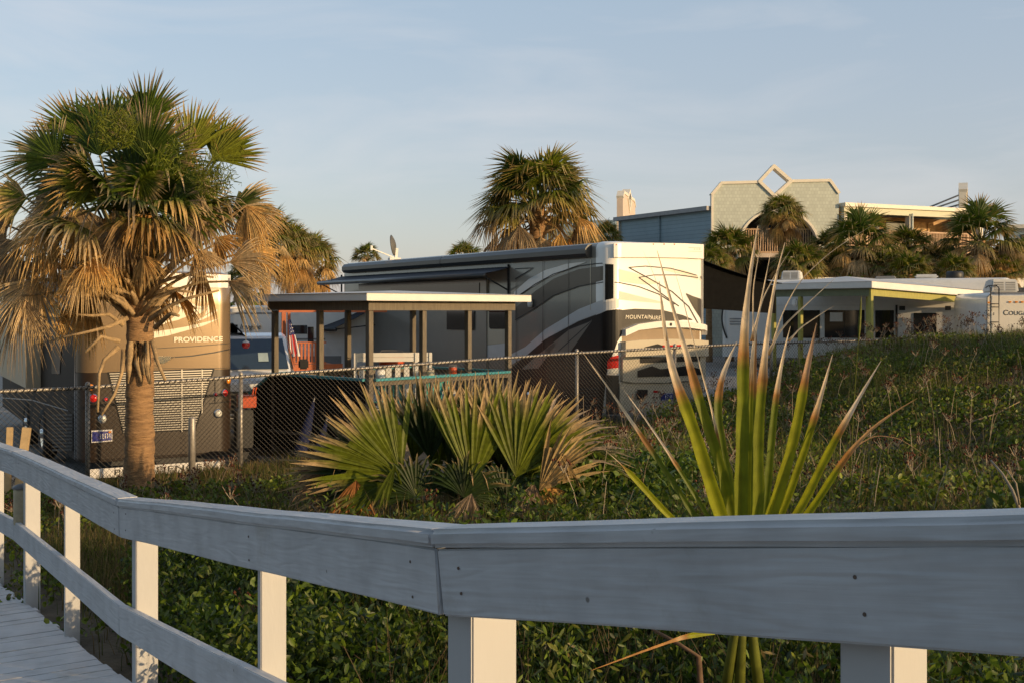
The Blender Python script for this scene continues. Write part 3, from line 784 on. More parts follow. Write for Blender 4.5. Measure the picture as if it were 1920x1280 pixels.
for a in (([(Bx, By), (1330, 1030), (1255, 968), (1190, 895), (1145, 850), (1131, 841)], 2.9, 2.7, .040, YG, CT, .86),
          ([(Bx, By), (1300, 965), (1250, 885), (1178, 781), (1135, 718), (1090, 657)], 2.95, 3.0, .036, YD, CT, .62),
          ([(Bx, By), (1323, 960), (1263, 862), (1202, 773), (1165, 724)], 2.9, 2.85, .026, YD, CG, .6),
          ([(Bx, By), (1350, 964), (1320, 868), (1295, 785), (1267, 720), (1247, 639), (1240, 560), (1236, 528)], 2.85, 2.6, .074, YG, CT, .63),
          ([(Bx, By), (1370, 960), (1350, 866), (1316, 769), (1287, 663), (1259, 570), (1238, 492), (1232, 470)], 2.9, 2.8, .062, YM, CT, .62),
          ([(1390, By), (1340, 785), (1300, 640), (1270, 520), (1262, 500)], 2.93, 2.85, .022, YM, CT, .45),
          ([(Bx, By), (1378, 964), (1347, 800), (1344, 735), (1362, 680), (1382, 640)], 3.0, 3.05, .060, YD, CG, .80),  # dark green stands in for the shaded fold
          ([(Bx, By), (1388, 964), (1392, 800), (1393, 647), (1402, 541), (1416, 450), (1421, 424)], 2.85, 2.75, .076, YM, CT, .66),
          ([(1402, By), (1402, 900), (1410, 650), (1428, 560), (1440, 500), (1446, 470)], 2.88, 2.82, .035, YM, CT, .60),
          ([(Bx, By), (1402, 964), (1412, 740), (1416, 650), (1419, 596)], 2.92, 2.95, .055, YD, (.3, .16, .07), .72),
          ([(Bx, By), (1424, 960), (1420, 826), (1434, 655), (1450, 541), (1466, 470), (1472, 455)], 2.83, 2.75, .062, YM, CT, .60),
          ([(1405, By), (1434, 960), (1454, 744), (1468, 665), (1482, 612)], 2.9, 2.9, .048, YD, CT, .72),
          ([(1405, By), (1448, 960), (1488, 826), (1517, 668), (1528, 625), (1531, 606)], 2.82, 2.75, .066, YG, (.42, .27, .17), .76),
          ([(1405, By), (1466, 960), (1507, 846), (1541, 736), (1561, 664)], 2.86, 2.8, .050, YG, CT, .74),
          ([(1405, By), (1500, 956), (1553, 846), (1592, 777), (1622, 725), (1652, 676)], 2.8, 2.7, .050, YG, CG, .70),
          ([(1408, By), (1521, 956), (1568, 880), (1608, 826), (1657, 783), (1720, 746)], 2.85, 2.7, .044, YG, (.5, .3, .14), .62),
          ([(1600, 838), (1640, 815), (1685, 820), (1745, 858)], 2.76, 2.8, .010, (.4, .22, .1), (.3, .18, .1), .05),
          ([(1446, 655), (1465, 590), (1500, 525), (1560, 470), (1600, 445), (1640, 420)], 2.82, 2.7, .012, CT, CT, .02),
          ([(1440, 665), (1462, 620), (1480, 600), (1540, 545), (1568, 520)], 2.82, 2.6, .022, CT, CT, .02),
          ([(1478, 640), (1500, 615), (1540, 588), (1563, 574)], 2.86, 2.7, .016, CT, CT, .02),
          ([(1408, 640), (1430, 560), (1462, 500), (1482, 470)], 2.8, 2.7, .018, CT, CT, .02),
          ([(1412, 640), (1412, 540), (1424, 470), (1430, 432)], 2.8, 2.75, .016, CT, CT, .02),
          ([(1340, 1185), (1290, 1190), (1200, 1222), (1108, 1256)], 2.7, 2.5, .026, YG, (.5, .25, .08), .25),
          ([(1250, 640), (1242, 560), (1220, 500), (1205, 470)], 2.6, 2.5, .008, CT, CT, .02)):
    blade(*a)
st = MB()
for a, b in (((1398, 1085), (1428, 1330)), ((1395, 1090), (1385, 1330)), ((1392, 1100), (1360, 1300))):
    st.tube([P(*a, 2.9) - ypr.location, P((a[0] + b[0]) / 2, (a[1] + b[1]) / 2, 2.92) - ypr.location, P(*b, 2.95) - ypr.location], [.014, .013, .016], 8, (.16, .18, .03))
st.build('petiole', M['frond'], ypr, smooth=True)

# ------------------------------------------------------------------ local frames of vehicles and buildings
class Fr:
    def __init__(s, O, ang):
        s.O = Vector(O); s.a = ang; s.x = Vector((math.cos(ang), math.sin(ang), 0)); s.y = Vector((-math.sin(ang), math.cos(ang), 0))
    def loc(s, w): d = Vector(w) - s.O; return Vector((d.dot(s.x), d.dot(s.y), d.z))
    def ray(s, px, py):
        c = s.loc((0, 0, CZ)); d = P(px, py, 1) - Vector((0, 0, CZ))
        return c, Vector((d.dot(s.x), d.dot(s.y), d.z))
    def rear(s, px, py, y=0.):       # where the sight line meets local y = const: (x, z)
        c, d = s.ray(px, py); t = (y - c.y) / d.y; return c.x + d.x * t, c.z + d.z * t
    def side(s, px, py, x=0.):       # meets local x = const: (y, z)
        c, d = s.ray(px, py); t = (x - c.x) / d.x; return c.y + d.y * t, c.z + d.z * t

def rrect(W, L, r, n=6, ins=0.):
    pts = []
    for cx, cy, a0 in ((r, r, 180), (W - r, r, 270), (W - r, L - r, 0), (r, L - r, 90)):
        for i in range(n + 1):
            a = R(a0 + 90 * i / n); pts.append((cx + (r - ins) * math.cos(a), cy + (r - ins) * math.sin(a)))
    return pts

def shell(W, L, z0, H, r, rt, n=6):
    mb = MB(); k = 4 * (n + 1); rings = [(z0, 0.), (z0 + (H - rt - z0) * .5, 0.)]
    for i in range(6): a = R(90 * i / 5); rings.append((H - rt + rt * math.sin(a), rt * (1 - math.cos(a))))
    vs = []
    for z, ins in rings: vs += [(x, y, z) for x, y in rrect(W, L, r, n, ins)]
    fs = []
    for i in range(len(rings) - 1):
        for j in range(k): q = (j + 1) % k; fs.append((i * k + j, i * k + q, (i + 1) * k + q, (i + 1) * k + j))
    fs.append(tuple(range(k - 1, -1, -1))); fs.append(tuple(range((len(rings) - 1) * k, len(rings) * k)))
    mb.add(vs, fs); return mb

class Wrap:
    """applies shapes, given as (photo x, top y, bottom y) stations, onto the upright outline of a body"""
    def __init__(s, fr, outline): s.fr = fr; s.o = outline
    def hit(s, px):
        if not hasattr(s, 'lim'):
            q = [960 + F * (s.fr.O + s.fr.x * x + s.fr.y * y).x / (s.fr.O + s.fr.x * x + s.fr.y * y).y for x, y in s.o if True]
            s.lim = (min(q) + .3, max(q) - .3); print('OUTLINE', s.lim)
        px = min(max(px, s.lim[0]), s.lim[1])
        c, d = s.fr.ray(px, HZ); best = None; o = s.o
        for i in range(len(o)):
            x0, y0 = o[i]; x1, y1 = o[(i + 1) % len(o)]; ex, ey = x1 - x0, y1 - y0
            den = d.x * ey - d.y * ex
            if abs(den) < 1e-9: continue
            t = ((x0 - c.x) * ey - (y0 - c.y) * ex) / den; u = ((x0 - c.x) * d.y - (y0 - c.y) * d.x) / den
            if -1e-6 <= u <= 1 + 1e-6 and t > 0 and (best is None or t < best[0]):
                l = math.hypot(ex, ey); best = (t, c.x + d.x * t, c.y + d.y * t, ey / l, -ex / l)
        return best
    def strip(s, mb, st, off=.004, thick=None, dens=6.):
        px = [q[0] for q in st]
        n = max(2, int((px[-1] - px[0]) / dens) + 1)
        xs = sorted(set([px[0] + (px[-1] - px[0]) * i / n for i in range(n + 1)] + px))
        rows = []
        for x in xs:
            h = s.hit(x)
            if h is None: continue
            yt = float(np.interp(x, px, [q[1] for q in st])); yb = float(np.interp(x, px, [q[2] for q in st]))
            t, lx, ly, nx_, ny_ = h
            zt = CZ - s.fr.O.z - (yt - HZ) / F * t; zb = CZ - s.fr.O.z - (yb - HZ) / F * t
            rows.append((lx, ly, nx_, ny_, zt, zb))
        if thick is None:
            vs = []
            for lx, ly, a, b, zt, zb in rows: vs += [(lx + a * off, ly + b * off, zt), (lx + a * off, ly + b * off, zb)]
            mb.add(vs, [(2 * i, 2 * i + 1, 2 * i + 3, 2 * i + 2) for i in range(len(rows) - 1)])
        else:
            vs = []; fs = []
            for lx, ly, a, b, zt, zb in rows:
                vs += [(lx + a * thick, ly + b * thick, zt), (lx + a * thick, ly + b * thick, zb), (lx - a * .02, ly - b * .02, zt), (lx - a * .02, ly - b * .02, zb)]
            k = len(rows)
            for i in range(k - 1):
                o = 4 * i; fs += [(o, o + 1, o + 5, o + 4), (o + 2, o, o + 4, o + 6), (o + 1, o + 3, o + 7, o + 5), (o + 3, o + 2, o + 6, o + 7)]
            fs += [(0, 2, 3, 1), (4 * k - 4, 4 * k - 3, 4 * k - 1, 4 * k - 2)]
            mb.add(vs, fs)
    def line(s, mb, pts, w=1.2, off=.008):
        pts = sorted(pts); s.strip(mb, [(x, y - w, y + w) for x, y in pts], off)
    def stroke(s, mb, pts, w=1.3, off=.008):
        """a pinstripe of any direction: short quads along the polyline"""
        q = []
        for a, b in zip(pts, pts[1:]):
            m_ = max(1, int(math.hypot(b[0] - a[0], b[1] - a[1]) / 8))
            q += [(a[0] + (b[0] - a[0]) * i / m_, a[1] + (b[1] - a[1]) * i / m_) for i in range(m_)]
        q.append(pts[-1]); vs = []
        for i, p in enumerate(q):
            a, b = q[max(i - 1, 0)], q[min(i + 1, len(q) - 1)]; l = math.hypot(b[0] - a[0], b[1] - a[1]); nx_, ny_ = -(b[1] - a[1]) / l, (b[0] - a[0]) / l
            for sgn in (-1, 1):
                x, y = p[0] + nx_ * w * sgn, p[1] + ny_ * w * sgn; h = s.hit(x)
                vs.append((h[1] + h[3] * off, h[2] + h[4] * off, CZ - s.fr.O.z - (y - HZ) / F * h[0]))
        mb.add(vs, [(2 * i, 2 * i + 1, 2 * i + 3, 2 * i + 2) for i in range(len(q) - 1)])

def wheel(parent, x, y, r, face=-1):
    mb = MB(); prof = []
    c = Vector((x, y, r))
    vs = []; n = 24
    for (rr, w) in ((r * .58, -.02), (r * .62, .0), (r * .93, .0), (r, -.04), (r, -.22), (r * .9, -.26), (.1, -.26)):
        for j in range(n): a = 2 * math.pi * j / n; vs.append((x + face * w, y + rr * math.cos(a), r + rr * math.sin(a)))
    fs = [(i * n + j, i * n + (j + 1) % n, (i + 1) * n + (j + 1) % n, (i + 1) * n + j) for i in range(6) for j in range(n)]
    mb.add(vs, fs); t = mb.build('wheel', M['rubber'], parent, smooth=True)
    m2 = MB(); vs = []
    for (rr, w) in ((0.0, .02), (r * .16, .02), (r * .2, -.04), (r * .45, -.07), (r * .56, -.02), (r * .6, -.02)):
        for j in range(n): a = 2 * math.pi * j / n; vs.append((x + face * w, y + rr * math.cos(a), r + rr * math.sin(a)))
    m2.add(vs, [(i * n + j, i * n + (j + 1) % n, (i + 1) * n + (j + 1) % n, (i + 1) * n + j) for i in range(5) for j in range(n)])
    m2.build('rim', M['chrome'], t, smooth=True)
def lb(z0, y0): return lambda x, y: (960 + 0, 0)

# ------------------------------------------------------------------ motorhome with cream rear (centre)
z5 = lambda x, y: (960 + x / 3.2, 430 + y / 3.2)
z4 = lambda x, y: (560 + x / 3.31, 400 + y / 3.31)
z7 = lambda x, y: (1130 + x / 6.62, 620 + y / 6.62)
A2 = R(33); W2, L2 = 2.62, 13.0
O2 = P(1142, HZ, 22.4); O2.z = CZ - 2.42
f2 = Fr(O2, A2)
rv2 = empty('motorhome', O2, A2, 'long dark grey motorhome with a cream sunlit rear lettered mountain aire, awnings along its side', 'motorhome')
H2 = f2.rear(1230, 456)[1]
YC = .42     # rear cap ends here
bd = shell(W2, L2, .42, H2, .26, .16); bd.build('body', M['taupe'], rv2, smooth=True).modifiers.new('e', 'EDGE_SPLIT').split_angle = R(40)
# rear cap: a slightly proud cream shell round the rear corners
out2 = rrect(W2, L2, .26, 8)
cap_ = MB(); k = 9
def cap_ring(z, ins):
    return [(-.012 + ins, YC, z)] + [(x - .012 * (x < .3) + .012 * (x > 2.3) + (ins if x < .3 else -ins if x > 2.3 else 0), y - .012 + ins, z) for x, y in rrect(W2, L2, .26, 8)[:18]] + [(W2 + .012 - ins, YC, z)]
vs = []; zs = [(.40, .03), (.46, 0), (1.2, 0), (H2 - .14, 0), (H2 - .06, .025), (H2 - .01, .08), (H2 + .012, .17)]
for z, ins in zs: vs += cap_ring(z, ins)
n_ = 20; fs = [(i * n_ + j, i * n_ + j + 1, (i + 1) * n_ + j + 1, (i + 1) * n_ + j) for i in range(len(zs) - 1) for j in range(n_ - 1)]
fs.append(tuple((len(zs) - 1) * n_ + j for j in range(n_)))
cap_.add(vs, fs); cap_.build('rear_cap', M['cream'], rv2, smooth=True).modifiers.new('e', 'EDGE_SPLIT').split_angle = R(45)
wr = Wrap(f2, rrect(W2 + .024, L2, .26, 8)); wr.o = [(x - .012, y - .012) for x, y in wr.o]
def strips(name, m, lst, parent=rv2, w=None, off=.004, thick=None):
    if 'swoosh' in name or name in ('end_wall', 'grille_slot'):
        for s_ in lst: mb = MB(); (w or wr).strip(mb, s_, off, thick); mb.build(name, m, parent, fixn=thick is not None)
        return
    mb = MB()
    for s_ in lst: (w or wr).strip(mb, s_, off, thick)
    return mb.build(name, m, parent, fixn=thick is not None)
strips('silver_swoosh', M['silver'], [[(964, 548, 558), (991, 524, 543), (1022, 507, 524), (1063, 495, 505), (1098, 491, 492)],
       [(958, 664, 684), (985, 650, 668), (1022, 611 + 7, 636), (1085, 580, 602), (1128, 563, 586), (1146, 560, 580), (1160, 559, 578)],
       [(610, 662, 666), (640, 645, 655), (680, 633, 643), (690, 636, 640)],
       [(712, 664, 665), (735, 633, 664), (756, 602, 640), (763, 596, 610)], [(752, 663, 664), (790, 626, 660), (832, 586, 612), (842, 582, 586)],
       [(877, 671, 672), (904, 655, 671)]])
strips('dark_swoosh', M['darkbrown'], [[(966, 578, 599), (1004, 546, 577), (1038, 523, 555), (1085, 505, 537), (1131, 499, 526)],
       [(620, 655, 690), (700, 640, 690), (760, 655, 690)], [(770, 650, 690), (830, 620, 690), (900, 675, 690)]])
strips('black_swoosh', M['nearblack'], [[(958, 690, 800), (985, 668, 800), (1022, 637, 800), (1085, 603, 800), (1128, 587, 790), (1139, 582, 690), (1158, 580, 640), (1166, 581, 626)]], off=.006)
strips('charcoal_band', M['darkbrown'], [[(1160, 582, 628), (1190, 579, 615), (1240, 581, 606), (1280, 591, 600), (1298, 599, 600.5)],
       [(1286, 550, 552), (1300, 556, 577), (1312, 560, 596), (1324, 566, 616)]], off=.007)
strips('charcoal_triangle', M['taupe'], [[(1022, 655, 664), (1069, 617, 661), (1111, 600, 601)], [(980, 690, 692), (1010, 664, 690), (1048, 636, 640)]], off=.009)
strips('beige_patch', M['cream3'], [[(1160, 505, 528), (1190, 512, 532), (1212, 520, 534), (1236, 530, 532)], [(1160, 586 - 40, 562), (1200, 556, 566), (1240, 566, 569)], [(1240, 503, 506), (1280, 506, 515), (1318, 520, 528)]], off=.0035)
pin = MB()
for pts in ([(700, 230), (800, 222), (950, 235), (1100, 275), (1165, 298)], [(760, 290), (850, 275), (1000, 275), (1160, 297)],
            [(700, 230), (830, 300), (960, 375), (1060, 465), (1115, 565)], [(760, 290), (880, 375), (1000, 462)], [(640, 320), (760, 345), (880, 390), (975, 450)]):
    wr.stroke(pin, [z5(*p) for p in pts], .9, .010)
for pts in ([(40, 400), (140, 330), (250, 270), (400, 221), (500, 207), (545, 205)], [(20, 545), (140, 473), (250, 398), (400, 343), (545, 318), (640, 320)], [(20, 300), (60, 275), (130, 232), (20, 238)],
            [(280, 730), (380, 640), (485, 546), (370, 590), (220, 650)]):
    wr.stroke(pin, [z5(*p) for p in pts], .8, .010)
pin.build('pinstripes', M['cord'], rv2, fixn=False)
# raised frame round the recessed rear panel
strips('rear_frame', M['cream'], [[(1150, 457, 483), (1220, 456, 483), (1280, 457, 484), (1320, 459, 486)]], thick=.06)
strips('rear_frame_side', M['cream'], [[(1318, 486, 612), (1326, 487, 618)]], thick=.05)
strips('rear_hood', M['cream'], [[(1166, 618, 630), (1190, 608, 619), (1230, 602, 614), (1280, 602, 614), (1312, 608, 618), (1328, 616, 628)]], thick=.13)
strips('rear_bumper', M['cream2'], [[(1164, 640, 668), (1190, 637, 668), (1250, 635, 668), (1300, 636, 667), (1328, 640, 667)]], thick=.16)
strips('recess_shade', M['recess_shade'], [[(1166, 622, 641), (1240, 612, 637), (1328, 622, 640)]], off=.005)  # shade under the rear hood, painted as a brown strip
strips('lower_panel', M['cream2'], [[(1162, 668, 713), (1180, 668, 716), (1240, 668, 716), (1300, 667, 712), (1326, 667, 708)]], thick=.10)
strips('lower_skirt', M['cream2'], [[(1160, 717, 772), (1240, 718, 772), (1326, 711, 768)]], thick=.05)
strips('grille_slot', M['nearblack'], [[(1199, 650, 651), (1223, 644, 651), (1232, 647, 651)], [(1267, 649, 650), (1284, 644, 650), (1302, 648, 650)]], off=.17)
strips('rear_grille', M['nearblack'], [[(1194, 664, 680), (1220, 660, 679), (1250, 663, 678), (1280, 659, 677), (1306, 663, 676)],
       [(1189, 694, 706), (1216, 685, 705), (1232, 691, 705), (1258, 688, 704), (1284, 684, 703), (1310, 692, 701)], [(1188, 729, 747), (1198, 729, 747), (1208, 729, 738)]], off=.112)
strips('brake_light', M['red'], [[(1232, 646.5, 650.5), (1267, 645.5, 649.5)]], thick=.18)
strips('tail_light', M['red'], [[(1139, 676, 691), (1147, 668, 690), (1159, 665, 689)]], thick=.016)
strips('tail_light', M['lens'], [[(1140, 692, 699), (1147, 691, 700), (1159, 690, 700)]], thick=.016)
strips('tail_light', M['red'], [[(1322, 662, 684), (1330, 664, 682)]], thick=.09)
strips('reflector', M['red'], [[(1221.5, 731, 735), (1230, 731, 735)]], off=.06)
strips('licence_plate', M['plate'], [[(1236, 736.5, 750), (1259, 735, 748.5)]], thick=.07)
strips('plate_marks', M['flagwhite'], [[(1243, 740, 746), (1244.5, 740, 746)], [(1246.5, 739.8, 741), (1249, 739.6, 740.8)], [(1246.5, 743.8, 745), (1249, 743.6, 744.8)], [(1251.5, 739.6, 745), (1253, 739.4, 745)], [(1254.5, 739.6, 745), (1255.6, 739.6, 745)],
       [(1236.5, 737, 738), (1258.5, 735.6, 736.6)], [(1236.5, 748.4, 749.4), (1258.5, 747, 748)]], off=.076)
strips('keyhole', M['nearblack'], [[(1248, 605.5, 611), (1252, 605.5, 611)]], off=.135)
strips('roof_marker', M['red'], [[(1153, 458.5, 460.5), (1155, 458.5, 460.5)], [(1220, 457.4, 459.6), (1222.5, 457.4, 459.6)], [(1240, 457.4, 459.6), (1242.5, 457.4, 459.6)], [(1259.5, 457.6, 459.8), (1262, 457.6, 459.8)], [(1318, 460.5, 462.5), (1320, 460.5, 462.5)]], off=.066)
strips('lower_corner_shade', M['darkbrown'], [[(1137, 702, 776), (1159.5, 703, 776)]], off=.02)  # dark strip painted for the shade on the cap's lower corner
strips('side_window', M['cream'], [[(1132, 493, 568), (1152, 494, 564)]], thick=.012)
strips('window_pane', M['glass'], [[(1135, 495.5, 563), (1150, 496, 560)]], off=.016)
strips('corner_seam', M['beige'] if 'beige' in M else M['cream2'], [[(1107, 487, 582), (1108, 487, 582)]], off=.008)
strips('panel_seam', M['darkbrown'], [[(x, ya_, yb_), (x + .9, ya_, yb_)] for x, ya_, yb_ in ((968, 520, 690), (1018, 490, 690), (1066, 484, 700))], off=.012)
x0, zt = f2.rear(1172, 598, -.02)
lx = f2.rear(1242, 596, -.02)[0]
text('lettering', 'MOUNTAIN', (x0, -.024, zt), REAR, .112, M['letter_cream'], rv2, shear=.15, space=1.08, sx=1.12)
text('lettering', 'AIRE', (f2.rear(1219, 599, -.02)[0], -.024, f2.rear(1219, 599.5, -.02)[1]), REAR, .112, M['letter_cream'], rv2, shear=.15, space=1.1, sx=1.12)
strips('faint_emblem', M['emblem'], [[(1287, 464, 465.4), (1310, 465, 466)], [(1297, 466.8, 469), (1299, 466.8, 469)], [(1300.5, 466.8, 469), (1302, 466.8, 469)], [(1304, 466.8, 469), (1305, 466.8, 469)], [(1307, 466.8, 469), (1308.6, 466.8, 469)], [(1287, 471.2, 472.2), (1311, 471.8, 472.6)]], off=.066)
# awning cases along the roof edge, upper window awning, door awning
ya, yb, yc = f2.side(1110, 470)[0], f2.side(836, 480)[0], f2.side(641, 500)[0]
for (p, q) in ((ya, yb - .01), (yb + .01, min(yc, L2 - .4))):
    mb = MB(); zt = H2 - .03
    prof = [(.0, zt), (-.10, zt - .02), (-.17, zt - .10), (-.17, zt - .20), (-.12, zt - .27), (.0, zt - .28)]
    mb.add([(x, p, z) for x, z in prof] + [(x, q, z) for x, z in prof], [tuple((i, (i + 1) % 6, (i + 1) % 6 + 6, i + 6)) for i in range(6)] + [(5, 4, 3, 2, 1, 0), (6, 7, 8, 9, 10, 11)])
    mb.build('awning_case', M['case'], rv2)
def awn(name, y0, y1, z, out, drop, tube=True, x0=0., mt='awning', roll=.055):
    mb = MB(); n = 10; vs = []; sgn = -1 if out > 0 else 1
    for i in range(n + 1):
        t = i / n; s_ = -.05 * math.sin(math.pi * t)
        for y in (y0, y1):
            vs.append((x0 - out * t, y, z - drop * t + s_ * abs(out) * .5)); 
    top = vs; bot = [(x, y, zz - .012) for x, y, zz in vs]; k = len(vs)
    fs = [(2 * i, 2 * i + 1, 2 * i + 3, 2 * i + 2) for i in range(n)] + [(k + 2 * i + 2, k + 2 * i + 3, k + 2 * i + 1, k + 2 * i) for i in range(n)]
    fs += [(2 * i, 2 * i + 2, k + 2 * i + 2, k + 2 * i) for i in range(n)] + [(2 * i + 3, 2 * i + 1, k + 2 * i + 1, k + 2 * i + 3) for i in range(n)]
    mb.add(top + bot, fs); o = mb.build(name, M[mt], rv2, smooth=False)
    if tube:
        m2 = MB(); m2.tube([(x0 - out, y0 - .04, z - drop - roll), (x0 - out, y1 + .04, z - drop - roll)], roll, 12); m2.build('awning_roller', M['case'], o, smooth=True)
        m3 = MB()
        for y in (y0 + .06, y1 - .06):
            m3.bar((x0 - .01, y, z - .55), (x0 - out, y, z - drop - roll), .03, .03)
            m3.bar((x0 - .02, y, z + .05), (x0 - .02, y, z - 1.1), .04, .04)
        m3.build('awning_arm', M['black'], o)
    return o
y0_, z0_ = f2.side(957, 500); y1_, _ = f2.side(640, 520)
awn('window_awning', y0_, y1_, z0_, .72, .16)
yq, zq = f2.side(708, 580); awn('door_awning', yq, L2 + .9, zq + .12, 1.3, .62)
# slide-out with long dark window, entry door, small window
ysA, zsA = f2.side(905, 527); ysB, _ = f2.side(735, 530)
mb = MB(); mb.box(-.05, 0, ysA - .25, L2 - 1.3, .75, zsA + .05); mb.build('slide_out', M['taupe'], rv2, bevel=.01)
yA, zA = f2.side(903, 529); yB, zB = f2.side(738, 549)
mb = MB(); mb.box(-.066, -.05, yA, yB, zB - .25, zA - .02); mb.build('window_pane', M['glass'], rv2, bevel=.006)
strips('door_panel', M['cream2'], [[(905, 584, 647), (950, 584, 643)]], off=.010)
strips('door_panel_lower', M['silver'], [[(905, 648, 672), (950, 643, 668)]], off=.010)
strips('window_pane', M['glass'], [[(918, 583, 614), (921, 583, 617), (946, 583, 617), (950, 583, 617)]], off=.016)
strips('door_window', M['glass'], [[(842, 583, 618), (893, 583, 619)]], off=.07)
strips('side_louvre', M['black'], [[(1080, 728 + i * 6.2, 731.2 + i * 6.2), (1126, 726 + i * 6.2, 729.6 + i * 6.2)] for i in range(10)], off=.022)
mb = MB(); yl, zl = f2.side(998, 570); mb.lathe([(0, -.08), (.05, -.07), (.06, 0), (.05, .1), (0, .11)], c=(-.06, yl, zl), n=12); mb.build('porch_light', M['white_pl'], rv2, smooth=True)
for y in (2.9, 4.15, 11.2):
    wheel(rv2, -.01, y, .5, -1); wheel(rv2, W2 + .01, y, .5, 1)
# dark awning on its far side, with a black panel added below its edge
awn('patio_awning', .35, 8.2, f2.rear(1330, 482, .4)[1], -2.7, .55, x0=W2, mt='blackcloth', tube=False)
mb = MB(); zz = f2.rear(1330, 482, .4)[1]
mb.add([(W2 + .05, .5, zz - .05), (W2 + 2.65, .5, zz - .62), (W2 + 2.65, .5, zz - 1.25), (W2 + .05, .5, zz - 1.12), (W2 + .05, .52, zz - .05), (W2 + 2.65, .52, zz - .62), (W2 + 2.65, .52, zz - 1.25), (W2 + .05, .52, zz - 1.12)],
       [(0, 1, 2, 3), (7, 6, 5, 4), (0, 4, 5, 1), (1, 5, 6, 2), (2, 6, 7, 3), (3, 7, 4, 0)]); mb.build('black_panel', M['blackcloth'], rv2)
# satellite dish on the roof
yd, _ = f2.side(738, 487, 1.0); dl = P(738, 486, f2.O.y + 0); 
dw = f2.O + f2.x * .9 + f2.y * 10.0; ddist = dw.y
dp = P(737, 488, ddist); dp.z = O2.z + H2 + .002
dish = empty('satellite_dish', dp, R(20), 'grey satellite dish with a long feed arm on the motorhome roof', 'satellite dish')
mb = MB(); n = 24; vs = []; fs = []
for i in range(7):
    rr = .30 * i / 6
    for j in range(n): a = 2 * math.pi * j / n; vs.append((.14 - .09 * (i / 6) ** 2 * 1.0, rr * .78 * math.cos(a) , .42 + rr * math.sin(a)))
fs = [(i * n + j, i * n + (j + 1) % n, (i + 1) * n + (j + 1) % n, (i + 1) * n + j) for i in range(6) for j in range(n)]
mb.add(vs, fs); o = mb.build('reflector', mat('dish_grey', (.10, .10, .095), .6), dish, smooth=True); sm = o.modifiers.new('s', 'SOLIDIFY'); sm.thickness = .015; o.rotation_euler = (0, R(-8), R(-28))
mb = MB(); mb.bar((.02, 0, .08), (-.62, -.05, .32), .03, .03); mb.box(-.66, -.6, -.08, -.02, .27, .40); mb.build('feed_arm', M['white_pl'], dish)
mb = MB(); mb.box(-.12, .2, -.12, .12, 0, .07); mb.bar((.08, 0, .05), (.11, 0, .34), .07, .07); mb.build('mount', M['white_pl'], dish)

# ------------------------------------------------------------------ bronze motorhome behind the big palm (left)
zb2 = lambda x, y: (x / 3.048, 520 + y / 3.048)
A1 = R(30); W1, L1 = 2.5, 12.5
O1 = P(150, HZ, 17.9); O1.z = CZ - 2.93
f1 = Fr(O1, A1)
rv1 = empty('motorhome', O1, A1, 'bronze motorhome lettered providence, its rear partly hidden behind the big shaggy palm', 'motorhome')
H1 = f1.rear(330, 510)[1]
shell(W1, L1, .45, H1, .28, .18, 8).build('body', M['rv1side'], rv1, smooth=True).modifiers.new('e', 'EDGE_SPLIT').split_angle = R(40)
w1 = Wrap(f1, [(x - .010, y - .010) for x, y in rrect(W1 + .02, L1, .28, 8)])
S1 = lambda name, m, lst, **k: strips(name, m, lst, rv1, w1, **k)
zt_, zm_ = f1.rear(300, 500)[1], f1.rear(300, 695)[1]
def capmesh(z0, z1, topround=False, bulge=0.):
    mb = MB(); vs = []; zs = [(z0, 0), (z0 + (z1 - z0) * .33, -bulge), (z0 + (z1 - z0) * .66, -bulge), (z1 - .1, 0)] + ([(z1 - .03, .04), (z1, .12)] if topround else [(z1, 0)])
    for z, ins in zs:
        vs += [(-.010 + max(0, ins), .5, z)] + [(min(max(x, 0), W1) + (-.01 if x < .3 else .01 if x > W1 - .3 else 0) + (max(ins, 0) if x < .3 else -max(ins, 0) if x > W1 - .3 else 0), y - .01 + ins, z) for x, y in rrect(W1, L1, .28, 8)[:18]] + [(W1 + .01 - max(0, ins), .5, z)]
    n = 20; mb.add(vs, [(i * n + j, i * n + j + 1, (i + 1) * n + j + 1, (i + 1) * n + j) for i in range(len(zs) - 1) for j in range(n - 1)] + ([tuple((len(zs) - 1) * n + j for j in range(n))] if topround else []))
    return mb
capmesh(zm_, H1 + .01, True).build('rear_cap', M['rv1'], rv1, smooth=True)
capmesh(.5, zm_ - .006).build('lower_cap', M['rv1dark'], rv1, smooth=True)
S1('roof_band', M['cream'], [[(160, 514, 538), (300, 512, 538), (438, 516, 540)]], off=.006)
z1 = lambda x, y: (270 + x / 6.737, 530 + y / 6.737)
def zs1(l): return [(z1(a, 0)[0], z1(0, b)[1], z1(0, c)[1]) for a, b, c in l]
S1('cream_swoosh', M['letter_cream'], [zs1([(-150, 700, 760), (80, 625, 705), (300, 595, 670), (520, 558, 608), (750, 505, 545), (935, 458, 462)]),
    zs1([(170, 500, 512), (330, 470, 496), (440, 380, 470), (480, 290, 450), (560, 335, 425), (640, 340, 405), (720, 320, 385), (762, 305, 350)]),
    zs1([(230, 100, 128), (460, 100, 124), (640, 112, 130)]), zs1([(250, 150, 172), (450, 152, 185), (620, 185, 205), (740, 225, 245)]),
    zs1([(290, 200, 216), (450, 215, 240), (580, 250, 275), (690, 300, 330), (760, 300, 345)]), zs1([(330, 255, 275), (430, 270, 300), (500, 300, 340)]),
    zs1([(660, 485, 492), (740, 440, 468), (840, 380, 420), (925, 335, 365)]), zs1([(770, 400, 410), (815, 270, 385), (845, 290, 330)]),
    zs1([(-150, 560, 640), (120, 500, 590), (300, 475, 500)]), zs1([(-60, 380, 420), (150, 330, 480), (180, 300, 330)])], off=.006)
